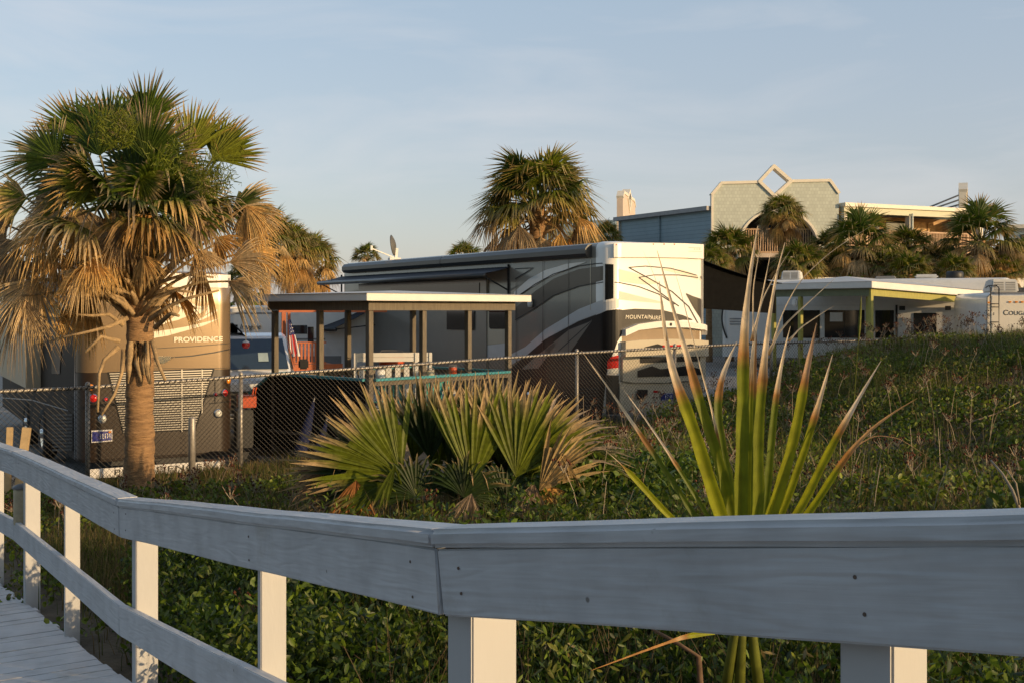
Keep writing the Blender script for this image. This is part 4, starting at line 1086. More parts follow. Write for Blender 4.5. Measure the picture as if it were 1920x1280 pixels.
S1('belt_line', M['cord'], [zs1([(-100, 828, 836), (120, 826, 834), (600, 800, 808), (1040, 766, 774), (1130, 752, 760)]), zs1([(-100, 945, 958), (380, 932, 945), (600, 915, 930), (900, 870, 885), (1130, 822, 834)]),
    zs1([(-100, 1078, 1086), (860, 1074, 1080), (1135, 1066, 1072)])], off=.008)
S1('badge', M['chrome'], [zs1([(130, 940, 985), (190, 925, 1010), (240, 925, 1020), (330, 925, 965)])], thick=.03)
S1('badge_rim', M['rv1'], [zs1([(110, 960, 1030), (200, 1020, 1060), (280, 1000, 1050), (385, 930, 965)])], thick=.02)
gp = [(201, 697), (402, 690), (367, 806), (230, 812)]
S1('grille_back', M['nearblack'], [[(201, 697, 699), (230, 696, 812), (367, 691, 806), (402, 690, 692)]], off=.006)
sl = []
for i in range(26):
    y = 699 + i * 4.35; f = (y - 697) / 112.
    sl.append([(202 + 27 * f + 2, y, y + 1.7), (401 - 34 * f - 3, y - 6.5, y - 4.8)])
S1('grille_slats', M['slat'], sl, thick=.03)
S1('grille_ribs', M['slat'], [[(277, 694, 810), (279.5, 694, 810)], [(339, 692, 808), (341.5, 692, 808)], [(377, 692, 775), (379, 692, 772)]], thick=.036)
def lamp1(px, py, r_px, m, nm):
    h = w1.hit(px); z = CZ - f1.O.z - (py - HZ) / F * h[0]; rr = r_px / F * h[0]
    mb = MB(); c = Vector((h[1], h[2], z)); ax = Vector((h[3], h[4], 0))
    mb.tube([c - ax * .01, c + ax * .025, c + ax * .045], [rr, rr, rr * .6], 16); o = mb.build(nm, M[m], rv1, smooth=True)
    m2 = MB(); m2.tube([c - ax * .01, c + ax * .02], [rr * 1.25, rr * 1.2], 16); m2.build('bezel', M['chrome'] if m != 'amber' else M['rv1dark'], o, smooth=True)
for q in ((170, 725, 6.2, 'amber', 'turn_light'), (175, 746, 7.5, 'red', 'tail_light'), (198, 748, 3.6, 'red', 'reflector'), (192, 784, 7, 'lens', 'reversing_light'),
          (427, 713, 6, 'amber', 'turn_light'), (421, 736, 6.5, 'red', 'tail_light'), (404, 739, 3.4, 'red', 'reflector'), (409, 774, 7, 'lens', 'reversing_light')): lamp1(*q)
S1('licence_plate', M['flagwhite'], [[(172, 806, 829), (210, 804, 826)]], thick=.03)
S1('plate_field', M['plate'], [[(173.5, 808.5, 827), (208.5, 806.5, 824)]], off=.034)
S1('plate_marks', M['flagwhite'], [[(187 + k * 4.4, 812 - k * .25, 821 - k * .25), (188.6 + k * 4.4, 812 - k * .25, 821 - k * .25)] for k in range(5)] + [[(191, 820, 821.5), (194, 820, 821.5)], [(196, 811, 812.5), (199, 811, 812.5)], [(200, 815.5, 817), (204, 815.3, 816.8)]], off=.037)
S1('plate_sticker', M['amber'], [[(203, 807, 811), (208, 806.6, 810.4)]], off=.037)
S1('trim_line', M['nearblack'], [[(402, 716, 754), (404, 704, 754)], [(392, 755, 757), (436, 750, 752)]], off=.007)
xt, zt = f1.rear(326, 641, -.02); x2 = f1.rear(417, 638, -.02)[0]
text('lettering', 'PROVIDENCE', (xt, -.018, zt), REAR, .115, M['letter_cream'], rv1, off=.004, fit=x2 - xt)
# mud flap with the name
fa = f1.rear(167, 897, -.05); fb = f1.rear(421, 872, -.05)
mb = MB(); mb.box(fa[0], fb[0], -.07, -.05, fa[1] - .0, fa[1] + .155); fp = mb.build('mud_flap', M['fascia'], rv1, bevel=.004)
t_ = text('lettering', 'PROVIDENCE', (f1.rear(213, 894, -.075)[0], -.074, fa[1] + .035), REAR, .13, M['cord'], rv1, space=1.1, fit=f1.rear(377, 880, -.075)[0] - f1.rear(213, 894, -.075)[0])
# side: cream slide-out, wheel arches, louvre, trim
ya, za = f1.side(77, 727); yb = ya + 5
mb = MB(); mb.box(-.28, 0, ya, yb, za, H1 - .35); mb.build('slide_out', mat('cream_slide_panel', (.68, .53, .34), .4, var=.04), rv1, bevel=.012)
S1('side_stripe', M['rv1dark'], [[(97, 560, 700), (112, 540, 700), (116, 530, 640)]], off=.004)
S1('side_trim', M['chrome'], [[(140, 600, 860), (141.2, 600, 860)], [(5, 744, 746), (60, 748, 750), (128, 768, 770)]], off=.006)
S1('side_louvre', M['black'], [[(99, 776 + i * 6.5, 779.5 + i * 6.5), (137, 775 + i * 6.5, 779 + i * 6.5)] for i in range(11)], off=.012)
for px in (50, 80):
    yy = f1.side(px, 800)[0]
    mb = MB(); n = 18; rr = .58
    vs = [(-.006, yy, .4)] + [(-.006, yy + rr * math.cos(math.pi * j / n), .42 + rr * math.sin(math.pi * j / n)) for j in range(n + 1)]
    mb.add(vs, [(0, j + 1, j + 2) for j in range(n)]); mb.build('wheel_arch', M['nearblack'], rv1, fixn=False)
    wheel(rv1, -.03, yy, .5, -1)
wheel(rv1, W1 + .01, 2.4, .5, 1)
mb = MB(); mb.bar((.5, .1, .42), (2.0, .1, .38), .06, .1); mb.bar((.8, -.02, .5), (1.0, .1, .3), .05, .05); mb.bar((1.25, .0, .35), (1.25, .4, .35), .1, .1); mb.build('tow_hitch', M['black'], rv1)

# ------------------------------------------------------------------ chain-link fence
def fz(x):   # top of the fence (relative to the eye)
    return CZ + float(np.interp(x, [-30, -5.75, .96, 4.76, 10.5, 40], [-1.1, -1.05, -.80, -.70, -.66, -.60]))
def fp3(x): return Vector((x, float(fence_d(x)), fz(x)))
fence = empty('chain_link_fence', fp3(-4.2) * 1, 0, 'low chain-link fence with light top pipe running across the middle of the scene', 'fence')
fo = Vector(fence.location)
nodes = [-12.2, -9.3, -8.4, -5.75, .96, 4.76, 10.5, 13.5]
mb = MB()
mb.tube([fp3(x) - fo for x in nodes], .024, 8); mb.build('top_rail', M['galv'], fence, smooth=True)
wm = MB()
for a, b in zip(nodes, nodes[1:]):
    pa_, pb_ = fp3(a), fp3(b); L = math.hypot(pb_.x - pa_.x, pb_.y - pa_.y); t = Vector((pb_.x - pa_.x, pb_.y - pa_.y, 0)) / L; nrm = Vector((t.y, -t.x, 0))
    h = 1.5; step = .074
    for sgn in (1, -1):
        s0 = -h - .1
        while s0 < L + h:
            # wire from (s0, bottom) to (s0 + sgn*h, top) clipped to 0..L
            u0, u1 = 0., 1.02
            xa, xb = s0, s0 + sgn * h
            def clip(xa, xb):
                lo, hi = 0., 1.02
                if xb > xa: lo = max(lo, (0 - xa) / (xb - xa)); hi = min(hi, (L - xa) / (xb - xa))
                else: lo = max(lo, (L - xa) / (xb - xa)); hi = min(hi, (0 - xa) / (xb - xa))
                return lo, hi
            lo, hi = clip(xa, xb)
            if hi > lo + .01:
                q = []
                for u in (lo, hi):
                    s_ = xa + (xb - xa) * u; f = s_ / L; zt = pa_.z + (pb_.z - pa_.z) * f
                    q.append(Vector((pa_.x, pa_.y, 0)) + t * s_ + nrm * (.028 + .002 * sgn) + Vector((0, 0, zt - h * (1 - u) + .005)) - fo)
                wm.tube(q, .0026, 3, cap=False)
            s0 += step
for a, b in zip(nodes, nodes[1:]):
    pa_, pb_ = fp3(a), fp3(b); L = math.hypot(pb_.x - pa_.x, pb_.y - pa_.y); t = Vector((pb_.x - pa_.x, pb_.y - pa_.y, 0)) / L; nrm = Vector((t.y, -t.x, 0)); k = int(L / .08)
    for i in range(k):
        c = pa_.lerp(pb_, (i + .5) / k) - fo; wm.tube([c + nrm * .022 - Z * .026 - t * .022, c + nrm * .029, c + nrm * .016 + Z * .034 + t * .02], .0062, 4, cap=False)
wm.build('wire_mesh', M['wire'], fence, fixn=False)
for px_x in (-11.2, -8.4, -5.72, -3.98, 1.18, 3.15, 4.76, 5.35, 7.6, 9.6, 11.4):
    mb = MB(); p = fp3(px_x) - fo; g_ = G(px_x, float(fence_d(px_x))) - fo.z
    mb.tube([(p.x, p.y + .03, g_ - .1), (p.x, p.y + .03, p.z + .03)], .032, 10); mb.lathe([(.036, .03), (.036, .05), (.02, .075), (0, .08)], c=(p.x, p.y + .03, p.z), n=10)
    mb.build('fence_post', M['galv'], fence, smooth=True)
bp_ = P(360, 905, 15.6); z0_ = G(bp_.x, bp_.y)
b_ = empty('pipe_post', (bp_.x, bp_.y, z0_), 0, 'short round galvanised post standing alone in front of the fence, right of the palm trunk', 'post')
mb = MB(); top_ = CZ - (782 - HZ) / F * 15.6 - z0_; mb.lathe([(0, -.1), (.048, -.1), (.048, top_ - .02), (.04, top_), (0, top_ + .008)], n=16); mb.build('pipe', M['galv'], b_, smooth=True)
for k, (px, w_, lab) in enumerate(((13, .07, 'narrow raw timber stake behind the left end of the railing'), (31, .1, 'wider leaning raw timber stake behind the left end of the railing'))):
    p = P(px, 800, 13.4); g_ = G(p.x, p.y); mb = MB(); mb.box(-w_ / 2, w_ / 2, -.03, .03, -.1, p.z - g_)
    o = mb.build('timber_stake', M['stake'], None, bevel=.006, loc=(p.x, p.y, g_)); o.rotation_euler = (0, R(2 + 5 * k), R(10)); tag(o, lab, 'stake', 'timber stakes')

# ------------------------------------------------------------------ grey timber shelter (centre left)
Og = P(692, HZ, 19.2); Og.z = CZ - 2.7
ag = R(47); fg = Fr(Og, ag); GX_, GY_ = 3.62, 2.9
gz = lambda rel: CZ + rel - Og.z          # height inside the frame of something `rel` above eye level
sh = empty('shelter', Og, ag, 'grey timber shelter with white flat roof and teal handrails in front of the motorhome', 'shelter')
mb = MB(); mb.box(-.28, GX_ + .27, -.28, GY_ + .22, gz(.145), gz(.275)); mb.build('roof_fascia', M['fascia'], sh, bevel=.006)
mb = MB()
rf = [(-.31, -.31), (GX_ + .30, -.31), (GX_ + .30, GY_ + .25), (-.31, GY_ + .25)]
mb.add([(x, y, gz(.277)) for x, y in rf] + [(GX_ * .5, GY_ * .5, gz(.36))], [(0, 1, 4), (1, 2, 4), (2, 3, 4), (3, 0, 4), (3, 2, 1, 0)]); mb.build('roof', M['roofwhite'], sh)
mb = MB(); zb0, zb1 = gz(-.02), gz(.143)
mb.box(-.05, GX_ + .05, -.05, 0, zb0, zb1); mb.box(-.05, 0, .003, GY_, zb0, zb1); mb.box(GX_, GX_ + .05, .003, GY_, zb0, zb1); mb.box(-.05, GX_ + .05, GY_, GY_ + .05, zb0, zb1); mb.build('beam', M['post_grey'], sh)
fl_z = .42
for x, y in ((.05, .05), (GX_ * .36, .05), (GX_ * .68, .05), (GX_ - .05, .05), (.05, GY_ * .5), (.05, GY_ - .05), (GX_ - .05, GY_ - .05), (GX_ * .5, GY_ - .05)):
    mb = MB(); mb.box(x - .05, x + .05, y - .05, y + .05, .0, zb0 - .003); mb.build('post', M['post_grey'], sh, bevel=.004)
mb = MB()
for i in range(20): mb.box(-.06, GX_ + .06, -.06 + i * .15, .08 + i * .15, fl_z - .04, fl_z)
mb.box(.0, GX_, 0, GY_, .15, fl_z - .045); mb.build('deck', M['post_grey'], sh)
rz_ = gz(-1.22)
for nm, a, b in (('handrail', (.1, 0), (GX_ - .1, 0)), ('handrail', (0, .1), (0, GY_ - .1)), ('handrail', (GX_, .1), (GX_, GY_ - .1)), ('handrail', (.1, GY_), (GX_ - .1, GY_))):
    mb = MB(); mb.bar((a[0], a[1], rz_), (b[0], b[1], rz_), .14, .045); mb.build('handrail', M['teal'], sh, bevel=.005)
mb = MB()
for (a, b) in (((.1, 0), (GX_ - .1, 0)), ((GX_, .1), (GX_, GY_ - .1)), ((.1, GY_), (GX_ - .1, GY_))):
    L = math.hypot(b[0] - a[0], b[1] - a[1]); k = int(L / .17)
    for i in range(1, k):
        x = a[0] + (b[0] - a[0]) * i / k; y = a[1] + (b[1] - a[1]) * i / k; mb.box(x - .02, x + .02, y - .02, y + .02, fl_z + .08, rz_ - .1)
    mb.bar((a[0], a[1], rz_ - .065), (b[0], b[1], rz_ - .065), .04, .08); mb.bar((a[0], a[1], fl_z + .05), (b[0], b[1], fl_z + .05), .04, .08)
mb.build('balusters', M['post_grey'], sh)
mb = MB(); mb.box(-.012, .012, .1, GY_ - .1, .12, rz_ - .026); mb.build('black_screen', M['blackcloth'], sh)
mb = MB(); mb.add([(-.012, GY_, .02), (-.012, GY_ + 1.15, -.02), (-.012, GY_ + 1.15, .75), (-.012, GY_, rz_ - .03), (.012, GY_, .02), (.012, GY_ + 1.15, -.02), (.012, GY_ + 1.15, .75), (.012, GY_, rz_ - .03)],
       [(3, 2, 1, 0), (4, 5, 6, 7), (0, 1, 5, 4), (1, 2, 6, 5), (2, 3, 7, 6), (3, 0, 4, 7)]); mb.build('stair_screen', M['blackcloth'], sh)
mb = MB(); mb.bar((0, GY_ - .05, rz_), (0, GY_ + 1.18, .79), .12, .045); mb.build('stair_rail', M['teal'], sh, bevel=.004)
mb = MB(); mb.box(-.04, .04, GY_ + 1.1, GY_ + 1.18, 0, .76); mb.build('stair_post', M['post_grey'], sh)
mb = MB()
for i in range(2): mb.box(.05, 1.1, GY_ + .1 + .35 * i, GY_ + .42 + .35 * i, .24 - .16 * i, .28 - .16 * i)
mb.build('stair_tread', M['post_grey'], sh)
# things standing in the shelter
def at(px, py, d, z=None):
    p = P(px, py, d)
    if z is not None: p.z = z
    return p
deckz = Og.z + fl_z + .001
bn = empty('white_bench', at(737, 0, 21.1, deckz), R(8), 'long white high-backed bench with slatted back standing inside the shelter', 'bench')
bw = 1.48; bt_ = CZ - (661 - HZ) / F * 21.1 - deckz
mb = MB(); mb.box(-bw / 2, bw / 2, 0, .05, bt_ - .17, bt_ - .09); mb.box(-bw / 2, bw / 2, 0, .05, bt_ - .085, bt_); mb.build('top_rail', M['white_pl'], bn, bevel=.005)
for x in (-bw / 2 + .03, bw / 2 - .03, bw / 2 - .3):
    mb = MB(); mb.box(x - .03, x + .03, -.02, -.002, 0, bt_); mb.build('leg', M['white_pl'], bn, bevel=.004)
for x in (-bw / 2 + .03, bw / 2 - .03):
    mb = MB(); mb.box(x - .03, x + .03, -.5, -.44, 0, .62); mb.bar((x, -.5, .62), (x, 0, .62), .06, .04); mb.build('arm', M['white_pl'], bn)
mb = MB()
for i in range(8): mb.box(-bw / 2 + .1 + i * .17, -bw / 2 + .2 + i * .17, .0, .02, .45, bt_ - .24)
mb.build('back_slats', M['white_pl'], bn)
mb = MB(); mb.box(-bw / 2, bw / 2, -.5, -.03, .42, .46); mb.build('seat', M['white_pl'], bn, bevel=.005)
def chair(name, p, rz, label, m):
    c = empty(name, p, rz, label, 'chair', 'turquoise chairs in the shelter')
    mb = MB()
    for i in range(5): mb.bar((-.2 + .1 * i, .22, .34), (-.26 + .13 * i, .48, 1.02 - .03 * abs(i - 2)), .085, .02, Vector((0, 1, .3)))
    mb.build('back', m, c)
    mb = MB()
    for i in range(5): mb.bar((-.25, -.25 + .11 * i, .40 - .03 * i), (.25, -.25 + .11 * i, .40 - .03 * i), .095, .02)
    mb.build('seat', m, c)
    for s_ in (-1, 1):
        mb = MB(); mb.box(s_ * .30 - .02, s_ * .30 + .02, -.28, -.2, 0, .58); mb.bar((s_ * .30, .3, .0), (s_ * .30, .2, .4), .04, .08); mb.build('leg', m, c)
        mb = MB(); mb.box(s_ * .31 - .06, s_ * .31 + .06, -.32, .34, .58, .605); mb.build('arm', m, c, bevel=.005)
    return c
chair('garden_chair', at(748, 0, 20.45, deckz), R(160), 'turquoise garden chair behind the shelter balusters, left of its twin', M['turq'])
chair('garden_chair', at(803, 0, 20.9, deckz), R(200), 'turquoise garden chair behind the shelter balusters, right of its twin', M['turq'])
def jar(name, px, py0, py1, d, m, label, cat, wk=.5, lidm=None):
    p = P(px, py1, d); h = (py1 - py0) / F * d; c = empty(name, p, 0, label, cat); r0 = h * wk
    mb = MB(); mb.lathe([(0, 0), (r0 * .9, 0), (r0, h * .08), (r0, h * .8), (r0 * .85, h * .88)], n=14); mb.build('body', m, c, smooth=True)
    mb = MB(); mb.lathe([(r0 * .9, h * .88), (r0 * .9, h * .97), (0, h)], n=14); mb.build('lid', lidm or M['grey'], c, smooth=True)
    mb = MB(); mb.tube([(-r0, 0, h * .9), (-r0 * .8, 0, h * 1.15), (r0 * .8, 0, h * 1.15), (r0, 0, h * .9)], .008, 6); mb.build('handle', M['grey'], c)
jar('lantern', 849, 686, 700, 20.7, M['orange'], 'small orange red lantern standing on the teal handrail', 'lantern', .55)
jar('cooler', 735, 661, 688, 21.9, M['orange'], 'red cooler seen beneath the white bench top rail', 'cooler', .9)
jar('jug', 713, 690, 712, 19.62, M['white_pl'], 'white jug on the teal handrail beside the shelter corner post', 'jug', .42)
jar('jug', 806, 692, 706, 20.35, mat('cream_plastic', (.6, .52, .34), .4), 'cream jug on the teal handrail below the end of the white bench', 'jug', .6)
jar('bottle', 845, 757, 786, 20.9, M['orange'], 'slim orange bottle on the shelter floor behind the palmetto', 'bottle', .2)
# folded blue beach umbrella leaning on the black screen
u0 = P(557, 872, 19.4); g_ = float(lot(u0.x)) + CZ + .02
um = empty('folded_umbrella', (u0.x, u0.y, g_), 0, 'folded blue beach umbrella leaning against the black screen of the shelter', 'umbrella')
tp = P(588, 752, 19.8) - um.location
mb = MB(); d_ = tp; mb.tube([Vector((0, 0, .02)), d_ * .12, d_ * .3, d_ * .7, d_ * .97, d_], [.03, .10, .12, .075, .03, .01], 10); mb.build('canopy', M['blue'], um, smooth=True)
mb = MB(); mb.tube([d_ * .02, d_ * 1.06], .014, 8); mb.build('pole', M['grey'], um)
u1 = P(588, 870, 19.3); um2 = um.copy(); COL.objects.link(um2); um2.location = (u1.x, u1.y, g_); um2.scale = (.8, .8, .72); um2['label'] = 'second, shorter folded blue beach umbrella just right of the first, behind the palmetto leaves'
for ch in list(um.children): c = ch.copy(); COL.objects.link(c); c.parent = um2
um['group'] = um2['group'] = 'folded blue umbrellas'
# folding stool, red tool cart, hanging float
s0 = P(458, 846, 18.6); g_ = float(lot(s0.x)) + CZ + .012
fs_ = empty('folding_stool', (s0.x, s0.y, g_), R(15), 'black cross legged folding stool on the paving right of the bronze motorhome', 'stool')
for s_ in (-1, 1):
    mb = MB(); mb.tube([(-.22, s_ * .17, 0), (.22, s_ * .17, .45)], .012, 6); mb.build('leg', M['black'], fs_)
    mb = MB(); mb.tube([(.22, s_ * .15, 0), (-.22, s_ * .15, .45)], .012, 6); mb.build('leg', M['black'], fs_)
mb = MB(); mb.box(-.26, .26, -.2, .2, .45, .47); mb.build('seat', M['blackcloth'], fs_, bevel=.005)
c0 = P(462, 762, 20.2); g_ = float(lot(c0.x)) + CZ + .012
ct_ = empty('tool_cart', (c0.x, c0.y, g_), R(25), 'orange red tool cart parked in front of the white pickup', 'cart')
mb = MB(); zt_ = CZ - (736 - HZ) / F * 20.2 - g_; mb.box(-.16, .16, -.12, .12, zt_ - .26, zt_ - .04); mb.build('upper_box', M['orange'], ct_, bevel=.012)
mb = MB(); mb.box(-.2, .1, -.14, .14, .12, zt_ - .3); mb.build('lower_box', M['black'], ct_, bevel=.012)
mb = MB(); mb.tube([(.13, -.1, zt_ - .05), (.16, -.1, zt_ + .1), (.16, .1, zt_ + .1), (.13, .1, zt_ - .05)], .014, 6); mb.build('handle', M['orange'], ct_)
for s_ in (-1, 1):
    mb = MB(); mb.tube([(s_ * .14, -.13, .07), (s_ * .14, .13, .07)], .07, 12); mb.build('wheel', M['rubber'], ct_)
# ------------------------------------------------------------------ white pickup (left, behind the fence)
Ot = P(362, HZ, 21.4); Ot.z = float(lot(Ot.x)) + CZ + .013
at_ = R(14); ft = Fr(Ot, at_)
pk = empty('pickup_truck', Ot, at_, 'white pickup truck facing the camera between the bronze motorhome and the shelter', 'truck')
pk.scale = (1.05, 1.05, 1.2)
def loft(sections, m, name, parent, bev=.03):
    """sections: list of (y, [(x, z) ...]) with equal counts"""
    mb = MB(); k = len(sections[0][1]); vs = []
    for y, pr in sections: vs += [(x, y, z) for x, z in pr]
    fs = [(i * k + j, i * k + (j + 1) % k, (i + 1) * k + (j + 1) % k, (i + 1) * k + j) for i in range(len(sections) - 1) for j in range(k)]
    fs += [tuple(range(k)), tuple(range((len(sections) - 1) * k, len(sections) * k))]
    mb.add(vs, fs); return mb.build(name, m, parent, bevel=bev)
WT = 2.0
def sec(y, zl, zh, ins, cr): return (y, [(.06, zl), (WT - .06, zl), (WT - .0, zl + .2), (WT - .02, zh - .12), (WT - ins - .1, zh), (WT / 2, zh + cr), (ins + .1, zh), (.02, zh - .12), (0, zl + .2)])
loft([sec(0, .5, 1.14, .05, .03), sec(.06, .45, 1.2, .04, .05), sec(.7, .45, 1.27, .03, .06), sec(1.35, .45, 1.33, .02, .05), sec(3.1, .45, 1.33, .02, .0), sec(3.15, .45, 1.3, .02, 0), sec(5.4, .45, 1.3, .02, .0)], M['whitepaint'], 'body', pk, .03)
def cabs(y, z0, z1, i0, i1): return (y, [(i0, z0), (WT - i0, z0), (WT - i1, z1 - .05), (WT - i1 - .08, z1), (i1 + .08, z1), (i1, z1 - .05)])
loft([cabs(1.15, 1.31, 1.325, .12, .16), cabs(1.95, 1.31, 1.93, .08, .24), cabs(2.3, 1.31, 1.98, .08, .24), cabs(3.0, 1.31, 1.97, .08, .25), cabs(3.25, 1.31, 1.9, .1, .27)], M['whitepaint'], 'cab', pk, .02)
mb = MB(); e_ = .012
def wsq(u, v):  # windscreen point: u across, v up
    y = 1.15 + .8 * v; z = 1.32 + .60 * v; w0 = .14 + (.27 - .14) * v; return (w0 + (WT - 2 * w0) * u, y - .03, z + .012)
g0 = []; 
for v in (.08, .92):
    for u in (.04, .5, .96): g0.append(wsq(u, v))
mb.add(g0, [(0, 1, 4, 3), (1, 2, 5, 4)]); mb.build('windscreen', M['carglass'], pk, fixn=False)
for s_ in (0, 1):
    x = .065 if s_ == 0 else WT - .065; x1 = .235 if s_ == 0 else WT - .235
    mb = MB(); mb.add([(x, 1.6, 1.36), (x, 3.05, 1.36), (x1 - (.02 if s_ == 0 else -.02), 2.9, 1.9), (x1 - (.02 if s_ == 0 else -.02), 2.05, 1.9)], [(0, 1, 2, 3)]); mb.build('side_window', M['carglass'], pk, fixn=False)
    mb = MB(); xs_ = -.1 if s_ == 0 else WT + .1; mb.box(xs_ - .1, xs_ + .1, 1.72, 1.8, 1.34, 1.52); mb.build('mirror', M['black'], pk, bevel=.03)
    xh = .06 if s_ == 0 else WT - .4
    mb = MB(); mb.box(xh, xh + .34, -.03, .1, .84, 1.08); o = mb.build('headlight', M['lens'], pk, bevel=.03)
    mb = MB(); mb.box(xh + .02, xh + .1, -.036, .1, .8, .84); mb.build('indicator', M['amber'], pk)
    for yy in (.9, 4.3): wheel(pk, (.03 if s_ == 0 else WT - .03), yy, .4, -1 if s_ == 0 else 1)
mb = MB(); mb.box(.42, 1.58, -.03, .05, .72, 1.08); gr = mb.build('grille', M['black'], pk, bevel=.02)
mb = MB()
for i in range(4): mb.box(.44, 1.56, -.05, .0, .78 + i * .08, .81 + i * .08)
mb.build('bars', M['chrome'], gr)
mb = MB(); mb.box(-.02, WT + .02, -.14, .1, .48, .70); mb.build('bumper', M['chrome'], pk, bevel=.05)
for x in (.5, 1.5):
    mb = MB(); mb.tube([(x - .06, -.14, .5), (x - .06, -.24, .52), (x + .06, -.24, .52), (x + .06, -.14, .5)], .025, 8); mb.build('tow_hook', M['red'], pk)
mb = MB(); q = [wsq(.62, .28), wsq(.74, .28), wsq(.74, .52), wsq(.62, .52)]; mb.add([(a, b - .01, c + .006) for a, b, c in q], [(0, 1, 2, 3)]); mb.build('windscreen_card', mat('pale_card', (.4, .5, .5), .5), pk, fixn=False)
# red hanging float on the corner of a small dark canopy
cn = P(455, 618, 23.5); cn.z = float(lot(cn.x)) + CZ + .012
cy = empty('dark_canopy', cn, R(14), 'small black canopy beside the white pickup, red float hanging from its corner', 'canopy')
zt_ = CZ - (618 - HZ) / F * 23.5 - cn.z
mb = MB(); mb.add([(-1.6, .1, zt_ + .1), (-.2, .1, zt_ + .12), (.18, .1, zt_ - .26), (.18, 1.8, zt_ - .26), (-.2, 1.8, zt_ + .12), (-1.6, 1.8, zt_ + .1)], [(0, 1, 4, 5), (1, 2, 3, 4)])
o = mb.build('cloth', M['blackcloth'], cy); o.modifiers.new('s', 'SOLIDIFY').thickness = .02
mb = MB(); mb.box(-1.6, -.1, 1.7, 1.72, zt_ - .7, zt_ + .08); mb.build('back_drop', M['blackcloth'], cy)
for x in (-1.5, .14):
    mb = MB(); mb.tube([(x, 1.7, 0), (x, 1.7, zt_ - .3)], .02, 6); mb.build('pole', M['black'], cy)
fb_ = P(461, 646, 22.9); ho = empty('hanging_float', fb_, 0, 'red and white ball float hanging above the pickup bonnet', 'float')
mb = MB(); rr = .085; mb.lathe([(rr * math.sin(R(a)), -rr * math.cos(R(a))) for a in range(0, 121, 15)], n=16); mb.build('lower_half', M['red'], ho, smooth=True)
mb = MB(); mb.lathe([(rr * math.sin(R(a)), -rr * math.cos(R(a))) for a in range(120, 181, 15)] + [(.01, rr), (.01, .36), (0, .36)], n=16); mb.build('upper_half', M['white_pl'], ho, smooth=True)

# ------------------------------------------------------------------ travel trailer lettered Imagine
def box_trailer(name, O, ang, W, L, z0, H, r, rt, m, label, cat='trailer'):
    t = empty(name, O, ang, label, cat)
    o = shell(W, L, z0, H, r, rt).build('body', m, t, smooth=True); o.modifiers.new('e', 'EDGE_SPLIT').split_angle = R(40)
    return t
Oi = P(428, HZ, 31.0); Oi.z = float(lot(Oi.x)) + CZ + .013
ai = R(8); fi = Fr(Oi, ai)
ti = box_trailer('travel_trailer', Oi, ai, 8.2, 2.5, .55, fi.rear(500, 573)[1], .2, .14, M['white'], 'white travel trailer behind the pickup with dark script name and black windows')
def rbox(fr, parent, nm, m, px0, py0, px1, py1, y=-.02, t=.02, bev=.0):
    a = fr.rear(px0, py0, y); b = fr.rear(px1, py1, y); mb = MB(); mb.box(min(a[0], b[0]), max(a[0], b[0]), y, y + t, min(a[1], b[1]), max(a[1], b[1])); return mb.build(nm, m, parent, bevel=bev)
a = fi.rear(449, 617, -.02); t_ = text('lettering', 'Imagine', (a[0], -.022, a[1]), REAR, .2, M['cord'], ti, shear=.3, fit=fi.rear(489, 617)[0] - a[0])
rbox(fi, ti, 'window', M['glass'], 541, 610, 576, 626, bev=.006); rbox(fi, ti, 'window', M['glass'], 577, 613, 588, 641, bev=.006)
rbox(fi, ti, 'stripe', M['grey'], 430, 586, 516, 589, y=-.012, t=.012); rbox(fi, ti, 'stripe', M['grey'], 545, 634, 610, 637, y=-.012, t=.012); rbox(fi, ti, 'trim', M['cream'], 430, 576, 640, 579, y=-.018, t=.018)
rbox(fi, ti, 'vent', M['black'], 512, 606, 517, 613); rbox(fi, ti, 'lower_skirt', M['grey'], 430, 668, 640, 690, y=-.01, t=.01)
p = fi.rear(552, 572, .9); mb = MB(); mb.box(p[0] - .6, p[0] + .5, .9, 1.7, fi.rear(500, 573)[1] + .002, fi.rear(500, 573)[1] + .28); mb.build('roof_unit', M['black'], ti, bevel=.06)
p = fi.rear(520, 572, .9); mb = MB(); mb.box(p[0] - .3, p[0] + .3, .9, 1.6, fi.rear(500, 573)[1] + .002, fi.rear(500, 573)[1] + .2); mb.build('roof_vent', M['white_pl'], ti, bevel=.05)
wheel(ti, 3.4, -.02, .36); wheel(ti, 4.3, -.02, .36)
# terracotta porch with railing and flag
Op = P(527, HZ, 26.6); Op.z = float(lot(Op.x)) + CZ + .013; ap = R(20); fpz = Fr(Op, ap)
po = empty('terracotta_porch', Op, ap, 'terracotta timber porch with railing and overhead beam in front of the white trailer', 'porch')
zz = lambda py: fpz.rear(550, py)[1]
mb = MB(); mb.box(-.05, 2.6, 0, .09, zz(586), zz(579)); mb.build('beam', M['terracotta'], po)
for px in (532.5, 553):
    x = fpz.rear(px, 600)[0]; mb = MB(); mb.box(x - .05, x + .05, 0.0, .09, 0, zz(586) - .003) if px < 540 else mb.box(x - .035, x + .035, .9, .98, 0, zz(586)); mb.build('post', M['terracotta'], po)
mb = MB(); x0_, x1_ = fpz.rear(536, 0)[0], fpz.rear(612, 0)[0]
mb.box(x0_, x1_, .0, .06, zz(644), zz(641)); mb.box(x0_, x1_, .0, .06, zz(682), zz(679)); mb.build('railing', M['terracotta'], po)
mb = MB(); k = 10
for i in range(k): x = x0_ + .12 + (x1_ - x0_ - .2) * i / (k - 1); mb.box(x - .025, x + .025, .01, .05, zz(679), zz(644))
mb.build('balusters', M['terracotta'], po)
mb = MB(); mb.box(x0_, x1_ + .4, .02, 2.2, .35, zz(688)); mb.box(x0_, x1_ + .4, .0, .05, .12, zz(683)); mb.build('deck', M['terracotta'], po)
